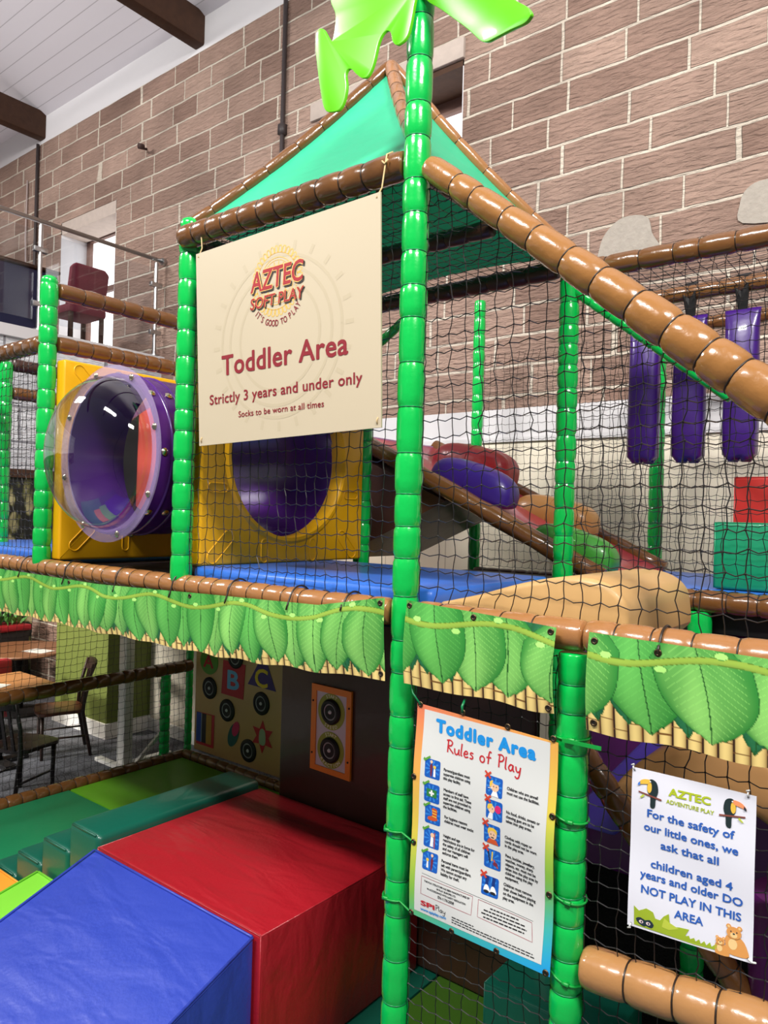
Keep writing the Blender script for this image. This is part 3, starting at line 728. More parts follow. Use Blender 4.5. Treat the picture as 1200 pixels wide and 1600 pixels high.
for k in range(90):
    b0 = Vector((-5.77+rnd.uniform(-.11, .11), rnd.uniform(1.5, 2.65), .92)); d = Vector((rnd.uniform(-.6, .6), rnd.uniform(-.6, .6), rnd.uniform(.6, 1.2))).normalized(); l = rnd.uniform(.14, .3)
    s_ = d.cross(Vector((rnd.uniform(-1, 1), rnd.uniform(-1, 1), .2))).normalized()*.03; mid = b0+d*l*.55
    mb.add([b0, mid+s_, b0+d*l+Vector((d.x, d.y, -.2))*.04, mid-s_], [(0, 1, 2, 3)])
mb.build('foliage', mat('leaf_green', rgb(70, 130, 46), .5), t, recalc=False)['kind'] = 'stuff'
t = thing('timber_prop', 'white-painted timber post with foot boards on the carpet beside the pillar', 'post', (-2.42, 2.02, 0))
mb = MB(); mb.box((-2.47, 2.04, 0), (-2.35, 2.13, 2.04)); mb.build('post', SKIRT, t, bevel=.006)
for a, b in (((-2.75, 1.98, 0), (-2.3, 2.05, .035)), ((-2.45, 2.2, 0), (-2.38, 2.6, .03))):
    mb = MB(); mb.box(a, b); mb.build('foot_board', SKIRT, t, bevel=.004)
mb = MB(); mb.prism([(-2.30, 2.05, 0), (-2.30, 2.10, 0), (-2.34, 2.5, .3), (-2.34, 2.45, .3)], (.03, 0, 0)); mb.build('brace_board', SKIRT, t)

# ================================================================== PLAY FRAME
ZD = 2.125        # deck rail axis
RP = .046
def post(label, x, y, z0, z1, r=RP, seg=.112, cap=False, m=None):
    return sleeve('padded_post', label, 'post', [(x, y, z0), (x, y, z1)], r, m or GREEN, TIEGRN, seg, group='green padded frame posts', cap=cap)
def rail(label, P, Q, r=.043, m=None, seg=.105, r_end=None, tie=None, name='padded_rail'):
    return sleeve(name, label, 'rail', [P, Q], r, m or BROWN, tie or TIEBLK, seg, r_end, group='brown padded frame rails' if (m or BROWN) is not GREEN else 'green padded braces')

# posts
post('green padded post left of the clear bubble window', 0, 0, 2.14, 3.63, cap=True)
post('green padded post at the left edge of the cream sign', 1.2, 0, 2.14, 3.66, cap=True)
t = post('tallest green padded post, rising in front to the palm fronds', 2.4, 0, 0, 4.5, .0455, .125)
post('short green padded post between the rules banner and the white notice', 2.99, 0, 0, 2.075, .046, .095)
post('green padded post behind the net under the right roof corner', 2.4, 1.2, 0, 3.56)
post('green padded post at the right edge of the yellow panel behind the sign', 1.2, 1.2, 0, 3.56)
post('thin green padded post behind the slide boulders by the wall', 1.2, 2.4, 0, 3.93, .04)
post('green padded post behind the leftmost purple punch bag', 2.42, 2.4, 0, 3.55, .042)
post('green padded post at the left edge of the photo behind the net', -1.2, .33, 2.14, 3.40)
post('green padded post below the far brown deck rail', 3.0, 1.2, 0, 2.09)
post('low green padded post behind the left net against the white wall', -2.23, 2.4, 0, .95, .05)
post('green padded corner post beside the letters play panel', -1.84, 2.38, .15, 2.08, .035)

# deck-level rails
rail('long brown padded rail above the long leaf banner', (-1.35, 0, ZD), (2.345, 0, ZD), .045, TAN, .1)
rail('brown padded rail above the short leaf banner', (2.46, 0, ZD), (3.02, 0, ZD), .047, TAN, .1)
rail('brown padded rail above the right-hand leaf banner', (3.03, 0, ZD), (4.3, 0, ZD-.005), .048, TAN, .1)
rail('brown padded deck rail under the foam blocks, beyond the gap', (2.46, 1.2, 2.135), (4.4, 1.2, 2.125), .046, BROWN, .11)
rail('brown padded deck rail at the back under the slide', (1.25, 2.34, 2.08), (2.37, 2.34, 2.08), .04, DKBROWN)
rail('thick tan padded rail at the bottom right under the white notice', (3.045, 0, 1.225), (4.2, 0, 1.30), .058, vinyl('pale_tan_vinyl', rgb(172, 124, 76), .25, .5, .3, 16), .13)

# upper rails
rail('brown padded rail carrying the cream sign', (1.2, -.03, 3.605), (2.355, 0, 3.615), .05, BROWN, .105)
rail('thick tan padded rail sloping down to the right from the tallest post', (2.46, -.01, 3.575), (4.09, -.02, 2.243), .04, OCHRE, .118, r_end=.069)
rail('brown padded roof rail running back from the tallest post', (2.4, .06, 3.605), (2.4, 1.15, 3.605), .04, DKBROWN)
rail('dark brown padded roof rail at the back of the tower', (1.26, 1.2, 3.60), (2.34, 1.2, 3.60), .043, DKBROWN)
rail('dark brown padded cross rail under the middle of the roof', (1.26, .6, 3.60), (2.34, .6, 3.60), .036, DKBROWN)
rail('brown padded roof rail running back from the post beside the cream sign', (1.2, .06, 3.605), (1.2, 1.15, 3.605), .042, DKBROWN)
rail('upper of two brown padded rails running back above the bubble window', (0, .05, 3.60), (0, 1.2, 3.60), .045, BROWN, .12)
rail('lower of two brown padded rails running back above the bubble window', (0, .05, 3.315), (0, 1.2, 3.315), .045, BROWN, .09)
rail('brown padded rail left of the bubble window post', (-1.4, 0, 3.315), (-.05, 0, 3.315), .045, BROWN, .09)
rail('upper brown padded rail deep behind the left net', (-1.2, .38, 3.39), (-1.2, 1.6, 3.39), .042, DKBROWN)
rail('lower brown padded rail deep behind the left net', (-1.2, .38, 3.20), (-1.2, 1.6, 3.20), .042, BROWN)
rail('topmost brown padded rail at the right against the stone wall', (2.46, 1.2, 3.575), (4.4, 1.2, 3.565), .045, BROWN, .125)
rail('brown padded rail from which the purple punch bags hang', (2.3, 1.8, 3.575), (4.2, 1.8, 3.58), .04, BROWN, .12)
rail('rearmost brown padded rail behind the purple punch bags', (2.47, 2.4, 3.57), (4.0, 2.4, 3.58), .04, BROWN, .12)
rail('green padded brace sloping from the right roof corner', (2.43, 1.2, 3.49), (3.1, 1.2, 2.95), .026, GREEN, .06, tie=TIEGRN, name='padded_brace')
rail('green padded brace inside the tower beside the tallest post', (1.24, 1.2, 3.36), (1.52, 1.2, 3.53), .026, GREEN, .06, tie=TIEGRN, name='padded_brace')
rail('brown padded rail across the cafe-side net at half height', (-1.8, -.6, .985), (-1.8, 2.36, 1.01), .055, BROWN, .115)
rail('brown padded rail along the floor under the cafe-side net', (-1.8, -.6, .21), (-1.8, 2.36, .185), .055, BROWN, .115)
rail('brown padded rail on the floor under the letters play panel', (-1.77, 2.30, .21), (.56, 2.30, .21), .045, BROWN, .12)
rail('brown padded rail slanting down beside the white notice', (2.86, .3, 1.75), (4.14, .3, .24), .04, BROWN, .1)

# palm fronds on top of the tallest post
def frond(label, outline, mid):
    t = thing('palm_frond', label, 'leaf', outline[0], 'lime plastic palm fronds')
    sm = smooth_poly(outline, 4)
    mb = MB(); mb.prism(sm, (0.004, .011, 0)); mb.build('blade', LIMEP, t, bevel=.002)
    return t
def smooth3(pts, sub=4):
    return pts
_sp = smooth_poly
FL = [(2.405, -.03, 4.47), (2.33, -.10, 4.44), (2.25, -.16, 4.33), (2.2, -0.211, 4.17), (2.193, -0.216, 4.111), (2.206, -0.208, 4.071), (2.209, -0.207, 4.045), (2.205, -0.211, 3.99), (2.198, -0.216, 3.975), (2.187, -0.224, 3.993), (2.177, -0.231, 4.014), (2.166, -0.238, 4.016), (2.158, -0.244, 3.994), (2.16, -0.244, 3.942), (2.167, -0.241, 3.883), (2.176, -0.236, 3.818), (2.186, -0.231, 3.766), (2.195, -0.225, 3.745), (2.208, -0.216, 3.742), (2.227, -0.202, 3.748), (2.239, -0.192, 3.776), (2.245, -0.187, 3.824), (2.241, -0.189, 3.863), (2.246, -0.185, 3.881), (2.257, -0.177, 3.882), (2.27, -0.168, 3.866), (2.286, -0.157, 3.853), (2.299, -0.148, 3.858), (2.309, -0.14, 3.882), (2.316, -0.134, 3.915), (2.323, -0.128, 3.963), (2.332, -0.121, 3.993), (2.344, -0.112, 4.008), (2.356, -0.104, 4.002), (2.361, -0.101, 3.976), (2.371, -0.094, 3.961), (2.383, -0.085, 3.967), (2.396, -0.076, 3.982), (2.404, -0.069, 4.011), (2.412, -0.063, 4.069), (2.42, -0.05, 4.2)]
FR = [(2.412, -.03, 4.47), (2.412, -0.04, 4.165), (2.453, -0.045, 4.1), (2.512, -0.058, 4.043), (2.587, -0.08, 3.966), (2.651, -0.099, 3.898), (2.699, -0.115, 3.842), (2.727, -0.124, 3.821), (2.761, -0.135, 3.813), (2.824, -0.158, 3.8), (2.877, -0.177, 3.787), (2.899, -0.185, 3.792), (2.901, -0.186, 3.803), (2.883, -0.18, 3.83), (2.841, -0.165, 3.872), (2.797, -0.149, 3.921), (2.70, -.12, 4.06), (2.58, -.08, 4.24), (2.48, -.05, 4.42)]
frond('lobed lime plastic palm frond left of the tallest post', FL, None)
frond('smooth lime plastic palm frond right of the tallest post', FR, None)

# ------------------------------------------------------------------ roof of the tower
def roof_material():
    M, nt, b = node_mat('mint_roof_fabric'); L = nt.links.new
    b.inputs['Base Color'].default_value = rgb(52, 196, 146); b.inputs['Roughness'].default_value = .45
    b.inputs['Subsurface Weight'].default_value = 0
    tl = N(nt, 'ShaderNodeBsdfTranslucent'); tl.inputs[0].default_value = rgb(60, 200, 150)
    mx = N(nt, 'ShaderNodeMixShader'); mx.inputs[0].default_value = .12
    out = nt.nodes['Material Output']
    L(b.outputs[0], mx.inputs[1]); L(tl.outputs[0], mx.inputs[2]); L(mx.outputs[0], out.inputs['Surface'])
    tc = N(nt, 'ShaderNodeTexCoord'); mp = N(nt, 'ShaderNodeMapping'); mp.inputs['Scale'].default_value = (3, 3, 9); L(tc.outputs['Object'], mp.inputs[0])
    nz = N(nt, 'ShaderNodeTexNoise'); nz.inputs['Scale'].default_value = 1.0; L(mp.outputs[0], nz.inputs['Vector'])
    bp = N(nt, 'ShaderNodeBump'); bp.inputs['Strength'].default_value = .25; bp.inputs['Distance'].default_value = .05
    L(nz.outputs['Fac'], bp.inputs['Height']); L(bp.outputs[0], b.inputs['Normal'])
    return M
ROOFG = roof_material()
AP = Vector((1.8, .6, 4.43)); ZR = 3.655
CN = [Vector((1.2, 0, ZR)), Vector((2.4, 0, ZR)), Vector((2.4, 1.2, ZR)), Vector((1.2, 1.2, ZR))]
t = thing('tower_roof', 'mint green pyramid fabric roof of the play tower', 'roof', (1.8, .6, ZR))
def ridge_pt(c, k): p = AP.lerp(c, k); p.z -= .035*math.sin(PI*k); return p
for i in range(4):
    a, b = CN[i], CN[(i+1) % 4]; n = 14; vs = []; fs = []
    for r_ in range(n+1):
        k = r_/n
        for c_ in range(n+1):
            f = c_/n; p = ridge_pt(a, k).lerp(ridge_pt(b, k), f)
            p.z -= .05*math.sin(PI*k)*math.sin(PI*f)*.6; p += (Vector((1.8, .6, p.z))-p)*.05*math.sin(PI*f)*k
            p.z += .02*k*math.sin(PI*f)
            vs.append(p)
    for r_ in range(n):
        for c_ in range(n): fs.append((r_*(n+1)+c_, r_*(n+1)+c_+1, (r_+1)*(n+1)+c_+1, (r_+1)*(n+1)+c_))
    mb = MB(); mb.add(vs, fs); mb.build('fabric_panel', ROOFG, t, True)
for lab, c in zip(('brown padded roof ridge running down to the cream sign\'s left corner', 'brown padded roof ridge behind the tallest post', 'brown padded roof ridge running down to the right against the stone wall', 'brown padded roof ridge at the hidden back corner'), CN):
    sleeve('roof_ridge', lab, 'rail', [ridge_pt(c, k/10)+Vector((0, 0, .012)) for k in range(0, 11)], .030 if c.x+c.y != 2.4 or c.y == 1.2 else .034, TAN if c.x > 2 else BROWN, TIEBLK, .15, group='brown padded frame rails')

# ------------------------------------------------------------------ decks
def pad(name, label, cat, lo, hi, m, bevel=.02, group=None, seam=None):
    t = thing(name, label, cat, ((lo[0]+hi[0])/2, (lo[1]+hi[1])/2, lo[2]), group)
    mb = MB(); mb.box(lo, hi); o = mb.build('foam_body', m, t, bevel=bevel, bseg=3)
    return t
def board(label, lo, hi):
    mb = MB(); mb.box(lo, hi); return simple('deck_board', label, 'board', mb, BLACK, bevel=.004, group='black deck boards')
board('black deck board under the blue tower mat', (1.22, .05, 2.06), (2.36, 1.15, 2.13))
board('black deck board under the bubble tunnel', (.02, .05, 2.06), (1.18, 1.15, 2.13))
board('black deck board under the left blue mat', (-3.15, .05, 2.06), (-.03, 2.32, 2.13))
board('black deck board under the slide', (1.22, 1.25, 2.0), (2.36, 2.3, 2.10))
board('black deck board under the foam blocks', (2.46, 1.25, 2.0), (4.2, 2.36, 2.10))
pad('deck_mat', 'blue vinyl mat on the tower floor behind the net', 'mat', (1.21, .05, 2.13), (2.47, .94, 2.205), DECKBLUE, .025, 'blue deck mats')
pad('deck_mat', 'blue vinyl mat in front of the green foam block', 'mat', (2.46, 1.22, 2.10), (4.1, 2.33, 2.175), DECKBLUE, .025, 'blue deck mats')
pad('deck_mat', 'blue vinyl mat at the left edge behind the net', 'mat', (-1.5, .06, 2.13), (-.05, 2.15, 2.205), DECKBLUE, .025, 'blue deck mats')

# ------------------------------------------------------------------ tunnel with bubble window
TX, TZ, TY = .68, 2.70, .594
def ring_plate(x0, x1, y0, y1, z0, z1, cy, cz, R, name, m, parent, n=64):
    """upright square panel (normal along X) with a round hole"""
    vs = []; fs = []
    def sq(a):
        c, s_ = math.cos(a), math.sin(a); k = 1e9
        for lim, d in ((y1-cy, c), (y0-cy, c), (z1-cz, s_), (z0-cz, s_)):
            if abs(d) > 1e-9 and lim/d > 0: k = min(k, lim/d)
        return cy+c*k, cz+s_*k
    angs = sorted([2*PI*k/n for k in range(n)]+[math.atan2(z-cz, y-cy) % (2*PI) for y in (y0, y1) for z in (z0, z1)])
    N_ = len(angs)
    for x in (x0, x1):
        for a in angs: y, z = sq(a); vs.append((x, y, z))
        for a in angs: vs.append((x, cy+R*math.cos(a), cz+R*math.sin(a)))
    for k in range(N_):
        j = (k+1) % N_
        fs += [(k, j, N_+j, N_+k), (2*N_+k, 3*N_+k, 3*N_+j, 2*N_+j), (k, 2*N_+k, 2*N_+j, j), (N_+k, N_+j, 3*N_+j, 3*N_+k)]
    mb = MB(); mb.add(vs, fs); return mb.build(name, m, parent, bevel=.012, bseg=3)
def pill(mb, x, cy, cz, ang, l, w):
    pts = ell(l/2, 0, w, w, 10, 0, -PI/2, PI/2)+ell(-l/2, 0, w, w, 10, 0, PI/2, 3*PI/2)
    c, s_ = math.cos(ang), math.sin(ang)
    P = [(x, cy+u*c-v*s_, cz+u*s_+v*c) for u, v in pts]
    mb.tube(P+[P[0]], .004, 6, False)
for lab, x0, x1, y0, y1, z0, z1, R in (('square yellow moulded panel behind the bubble window', .02, .1, .04, 1.15, 2.165, 3.225, .36),
                                        ('square yellow moulded panel with a round opening, behind the cream sign', 1.16, 1.25, .055, 1.14, 2.205, 3.25, .382)):
    t = thing('tunnel_panel', lab, 'panel', (x0, y0, z0), 'yellow tunnel panels')
    ring_plate(x0, x1, y0, y1, z0, z1, TY, 2.71, R, 'panel_body', YELLOWP, t)
    for a in (45, 135, 225, 315):
        mb = MB(); ca, sa = math.cos(math.radians(a)), math.sin(math.radians(a)); pill(mb, x1, TY+ca*.6, 2.71+sa*.6, math.radians(a), .12, .03); mb.build('moulded_slot', YELLOWP, t, True)
    for a in (250, 290, 200, 340):
        mb = MB(); ca, sa = math.cos(math.radians(a)), math.sin(math.radians(a)); pill(mb, x1, TY+ca*.475, 2.71+sa*.475, math.radians(round(a/90)*90), .07, .02); mb.build('moulded_slot', YELLOWP, t, True)
    mb = MB(); mb.lathe([(R+.035, x1-.001), (R+.02, x1+.012), (R+.004, x1+.012), (R+.002, x1-.001)], (0, TY, 2.71), (1, 0, 0), 64); mb.build('raised_rim', YELLOWP, t, 'auto')
t = thing('crawl_tunnel', 'purple plastic crawl tunnel between the two yellow panels', 'tunnel', (.1, TY, TZ))
# main barrel along X with round openings front and back
R = .385; nu, nv = 110, 96; vs = []; fs = []; keep = {}
for i in range(nu+1):
    for j in range(nv):
        a = 2*PI*j/nv; vs.append([.06+1.12*i/nu, TY+R*math.cos(a), TZ+R*math.sin(a)])
rr = .365
def inside(v): return v[1] < TY and (v[0]-TX)**2+(v[2]-TZ)**2 < rr*rr
dead = set()
for i in range(nu):
    for j in range(nv):
        q = (i*nv+j, i*nv+(j+1) % nv, (i+1)*nv+(j+1) % nv, (i+1)*nv+j)
        if all(inside(vs[k]) for k in q): continue
        if sum(inside(vs[k]) for k in q) > 2: dead.add(q); continue
        fs.append(q)
for q in fs:
    for k in q:
        v = vs[k]
        if v[1] > TY: continue
        d = math.hypot(v[0]-TX, v[2]-TZ)
        if d < rr or (abs(d-rr) < .008):
            v[0] = TX+(v[0]-TX)*rr/d; z = TZ+(v[2]-TZ)*rr/d
            sgn = 1 if v[1] > TY else -1
            v[2] = z; v[1] = TY+sgn*math.sqrt(max(0, R*R-(z-TZ)**2))
mb = MB(); mb.add(vs, fs); mb.build('tunnel_barrel', TUNNELP, t, True, recalc=False)
mb = MB(); mb.lathe([(.378, -.035), (.378, .27), (.368, .27), (.368, -.035)], (TX, 0, TZ), (0, 1, 0), 72, True); mb.build('window_collar', TUNNELP, t, 'auto')
for y in (.045, .125): 
    mb = MB(); mb.lathe([(.377, y-.008), (.384, y-.004), (.384, y+.004), (.377, y+.008)], (TX, 0, TZ), (0, 1, 0), 72); mb.build('collar_band', TUNNELP, t, True)
for y in (0.0, .09):
    for k in range(8):
        a = 2*PI*k/8; mb = MB(); d = Vector((math.cos(a), 0, math.sin(a)))
        mb.lathe([(.018, 0), (.018, .004), (.010, .010), (.001, .012)], Vector((TX, y, TZ))+d*.379, d, 12); mb.build('bolt', CHROME, t, 'auto')
t = thing('bubble_window', 'clear plastic bubble window bolted to the purple tunnel', 'window', (TX, -.05, TZ))
prof = [(.360*math.cos(a), -.055-.235*math.sin(a)) for a in [PI/2*k/18 for k in range(18)]]+[(.001, -.29)]
mb = MB(); mb.lathe(prof, (TX, 0, TZ), (0, 1, 0), 72); mb.build('dome', DOME, t, True)
M, nt, b = node_mat('frosted_flange'); b.inputs['Base Color'].default_value = rgb(186, 164, 210); b.inputs['Roughness'].default_value = .15
tr = N(nt, 'ShaderNodeBsdfTransparent'); mx = N(nt, 'ShaderNodeMixShader'); mx.inputs[0].default_value = .3
nt.links.new(tr.outputs[0], mx.inputs[1]); nt.links.new(b.outputs[0], mx.inputs[2]); nt.links.new(mx.outputs[0], nt.nodes['Material Output'].inputs['Surface'])
mb = MB(); mb.lathe([(.357, -.05), (.415, -.05), (.415, -.042), (.357, -.042)], (TX, 0, TZ), (0, 1, 0), 72, True); mb.build('flange', M, t, 'auto')
for k in range(8):
    a = 2*PI*k/8+.28; mb = MB(); mb.lathe([(.015, 0), (.015, .004), (.008, .010), (.001, .012)], (TX+.388*math.cos(a), -.05, TZ+.388*math.sin(a)), (0, -1, 0), 12); mb.build('bolt', CHROME, t, 'auto')
# red soft panel with a green ring seen through the tunnel
t = thing('number_panel', 'red soft panel with a green nought, seen through the tunnel', 'panel', (-1.1, 1.2, 2.2))
CORAL = vinyl('coral_vinyl', rgb(236, 92, 76), .5, .1)
mb = MB(); mb.box((-1.16, .70, 2.206), (-1.10, 1.75, 3.25)); mb.build('foam_body', CORAL, t, bevel=.015)
mb = MB(); mb.prism([(-1.099, y, z) for y, z in ((1.15, 2.21), (1.27, 2.21), (1.28, 3.25), (1.155, 3.25))], (.003, 0, 0)); mb.build('black_stripe', BLACK, t)
mb = MB(); n = 32
o_ = ell(1.105, 2.86, .042, .12, n); i_ = ell(1.105, 2.86, .020, .085, n)
mb.add([(-1.097, y, z) for y, z in o_+i_], [(k, (k+1) % n, n+(k+1) % n, n+k) for k in range(n)]); mb.build('nought', BRIGHTLIME, t)

# ------------------------------------------------------------------ slide with soft boulders behind the tower
SX0, SZ0, SX1, SZ1 = .95, 2.93, 2.52, 2.185
sl = (SZ1-SZ0)/(SX1-SX0); SA = math.atan(sl)
def on_slide(x, h=0): return SZ0+(x-SX0)*sl+h
t = thing('foam_slide', 'rose-pink padded slide with brown edges behind the tower', 'slide', (SX1, 1.8, 2.1))
mb = MB(); mb.prism([(SX0, 1.40, on_slide(SX0)), (SX1, 1.40, on_slide(SX1)), (SX1, 1.40, on_slide(SX1)-.04), (SX0, 1.40, on_slide(SX0)-.07)], (0, .84, 0)); mb.build('sliding_surface', ROSE, t, bevel=.01)
for y in (1.36, 2.26):
    mb = MB(); mb.tube([(SX0+ (SX1-SX0)*k/14, y, on_slide(SX0+(SX1-SX0)*k/14, .0)) for k in range(15)], [.048+.004*math.sin(k*2.2) for k in range(15)], 16); mb.build('side_rail', BROWN, t, True)
mb = MB(); mb.prism([(SX0-.1, 1.4, on_slide(SX0)-.08), (1.62, 1.4, on_slide(1.62)-.08), (SX0-.1, 1.4, 2.18)], (0, .8, 0)); mb.build('under_panel', DKBROWN, t)
mb = MB(); mb.prism([(.3, 1.4, 2.93), (SX0+.02, 1.4, 2.93), (SX0+.02, 1.4, 2.86), (.3, 1.4, 2.86)], (0, .84, 0)); mb.build('top_platform', vinyl('lavender_vinyl', rgb(196, 160, 214), .25, .5), t, bevel=.01)
def boulder(label, x, y, h, lx, ly, lz, m, tilt=None, flat=.35):
    """soft rounded cushion resting on the slope: superellipsoid with a flattened underside"""
    A = SA if tilt is None else tilt; vs = []; fs = []; nu, nv = 40, 20
    sg = lambda v, e: math.copysign(abs(v)**e, v)
    o = Vector((x, y, h))
    t = thing('soft_boulder', label, 'cushion', o, 'soft boulders on the slide')
    for j in range(nv+1):
        ph = -PI/2+PI*j/nv
        for i in range(nu):
            th = 2*PI*i/nu
            u = lx*sg(math.cos(ph), .6)*sg(math.cos(th), .6); v = ly*sg(math.cos(ph), .6)*sg(math.sin(th), .5); w = lz*sg(math.sin(ph), .75)
            if w < 0: w *= flat
            vs.append(o+Vector((u*math.cos(A)-w*math.sin(A), v, u*math.sin(A)+w*math.cos(A))))
    for j in range(nv):
        for i in range(nu): fs.append((j*nu+i, j*nu+(i+1) % nu, (j+1)*nu+(i+1) % nu, (j+1)*nu+i))
    mb = MB(); mb.add(vs, fs); mb.build('cushion_body', m, t, True)
    # stitched seam over the top
    pts = []
    for k in range(21):
        ph = PI*k/20; pts.append(o+Vector((-lz*sg(math.sin(ph), .75)*math.sin(A)*1.003, ly*sg(math.cos(ph), .6)*.999, lz*sg(math.sin(ph), .75)*math.cos(A)*1.003)))
    mb = MB(); mb.tube(pts, .003, 6); mb.build('seam', m, t, True)
    return t
boulder('purple soft boulder on the near side of the slide', 1.715, 1.52, 2.60, .265, .11, .145, vinyl('deep_purple_vinyl', rgb(58, 30, 132), .4, .2), -.32, .35)
boulder('red soft boulder behind the purple one on the slide', 1.42, 2.02, 2.745, .28, .15, .15, RED, -.22, .6)
boulder('tan soft boulder near the foot of the slide', 1.98, 2.0, 2.44, .25, .13, .135, vinyl('caramel_vinyl', rgb(190, 136, 74), .4, .2), -.20, .6)
boulder('green soft boulder at the foot of the slide', 2.315, 1.50, 2.272, .225, .10, .13, vinyl('leaf_vinyl', rgb(64, 152, 52), .4, .2), -.30, .12)

# ------------------------------------------------------------------ punch bags and blocks at the right
for lab, x in (('purple hanging punch bag, leftmost, half behind the sloping rail', 2.545), ('purple hanging punch bag, middle of three', 2.765), ('purple hanging punch bag, rightmost', 3.0)):
    t = thing('punch_bag', lab, 'punch bag', (x, 1.8, 2.75), 'purple hanging punch bags')
    w = .058; n = 20; prof = [(0.012, 2.75, .9), (.05, 2.752, .85), (.075, 2.775, .8), (.078, 2.9, .75), (.075, 3.2, .72), (.074, 3.36, .6), (.078, 3.44, .25), (.080, 3.46, .12)]
    vs = []; fs = []
    for r_, z, fl in prof:
        for k in range(n): a = 2*PI*k/n; vs.append((x+r_*math.copysign(abs(math.cos(a))**.7, math.cos(a)), 1.8+r_*fl*math.copysign(abs(math.sin(a))**.7, math.sin(a)), z+(.012*math.cos(4*a) if z < 2.77 else 0)))
    for i in range(len(prof)-1):
        for k in range(n): fs.append((i*n+k, i*n+(k+1) % n, (i+1)*n+(k+1) % n, (i+1)*n+k))
    fs.append(tuple(range(n-1, -1, -1))); fs.append(tuple((len(prof)-1)*n+k for k in range(n)))
    mb = MB(); mb.add(vs, fs); mb.build('bag_body', PURPLE, t, True)
    mb = MB(); mb.prism([(x-.02, 1.79, 3.455), (x+.02, 1.79, 3.455), (x+.03, 1.755, 3.56), (x+.03, 1.80, 3.628), (x-.03, 1.80, 3.628), (x-.03, 1.755, 3.56)], (0, .008, 0)); mb.build('webbing_strap', BLACK, t)
def foam_block(label, lo, hi, m, group=None):
    t = thing('foam_block', label, 'foam block', ((lo[0]+hi[0])/2, (lo[1]+hi[1])/2, lo[2]), group)
    mb = MB(); mb.box(lo, hi); mb.build('foam_body', m, t, bevel=.014, bseg=3)
    mb = MB(); x0, y0, z0 = lo; x1, y1, z1 = hi; e = .004
    for a, b in (((x0, y0, z1), (x1, y0, z1)), ((x0, y0, z0), (x0, y0, z1)), ((x1, y0, z0), (x1, y0, z1)), ((x1, y0, z1), (x1, y1, z1)), ((x0, y0, z1), (x0, y1, z1))):
        a = Vector(a); b = Vector(b); c = Vector(((x0+x1)/2, (y0+y1)/2, (z0+z1)/2))
        k = lambda p: p+Vector((e if p.x < c.x else -e, e if p.y < c.y else -e, e if p.z < c.z else -e))*1.1
        mb.tube([k(a), k(a).lerp(k(b), .5), k(b)], .0035, 6)
    mb.build('piped_seam', m, t, True)
    return t
foam_block('green foam block standing on the right-hand deck', (3.02, 1.3, 2.178), (3.62, 1.62, 2.455), vinyl('emerald_vinyl', rgb(12, 142, 98), .4, .2))
foam_block('red foam block behind the green one on the right-hand deck', (3.0, 1.70, 2.178), (3.55, 2.1, 2.665), vinyl('brick_red_vinyl', rgb(196, 44, 40), .4, .2))

# tan rolled end of the slide inside the front opening, and the pieces below it
t = thing('foam_hump', 'tan foam hump just behind the net above the short leaf banner', 'foam shape', (2.8, .4, 2.15))
out = smooth_poly([(2.44, 2.15), (2.50, 2.168), (2.62, 2.20), (2.76, 2.245), (2.88, 2.272), (2.97, 2.278), (3.04, 2.262), (3.085, 2.225), (3.10, 2.17), (3.095, 2.09), (3.0, 2.075), (2.7, 2.075), (2.46, 2.10)], 4)
mb = MB(); mb.prism([(x, .10, z) for x, z in out], (0, .62, 0)); mb.build('foam_body', CREAMTAN, t, bevel=.02, bseg=3)
t = thing('foam_arch', 'tan foam arch behind the white notice', 'foam shape', (3.2, .5, 1.0))
oa = ell(3.27, 1.22, .44, .54, 24, 0, .35, PI-.52); ia = ell(3.27, 1.22, .27, .36, 24, 0, PI-.52, .35)
mb = MB(); mb.prism([(x, .5, z) for x, z in oa+ia], (0, .755, 0)); mb.build('foam_body', vinyl('arch_tan_vinyl', rgb(190, 142, 90), .4, .2), t, bevel=.03, bseg=3)
t = thing('foam_ramp', 'violet foam ramp slanting down behind the short green post', 'foam shape', (2.8, .9, 1.3))
mb = MB(); mb.prism([(2.55, .92, 1.2), (3.05, .92, 1.82), (3.27, .92, 1.82), (2.77, .92, 1.2)], (0, .2, 0)); mb.build('foam_body', VIOLET, t, bevel=.015)
t = pad('foam_wall', 'plum soft panel in shade behind the short leaf banner', 'panel', (2.46, 1.26, .9), (3.6, 1.34, 2.0), MAGENTA, .02)
t = thing('foam_roller', 'plum foam roller at the right edge beside the white notice', 'foam shape', (3.55, .45, 1.0))
mb = MB(); mb.tube([(3.50, .35, .80), (3.50, .35, 1.44)], .12, 28); mb.build('roller_body', MAGENTA, t, bevel=.02)
MESH = mat('black_mesh_cloth', rgb(22, 20, 18), .7, 0, 0, .9, 160, .3, .6)
mb = MB(); mb.box((2.46, 1.36, .1), (4.3, 1.38, 2.0)); simple('mesh_screen', 'black mesh screen at the back of the right-hand lower bay', 'screen', mb, MESH)

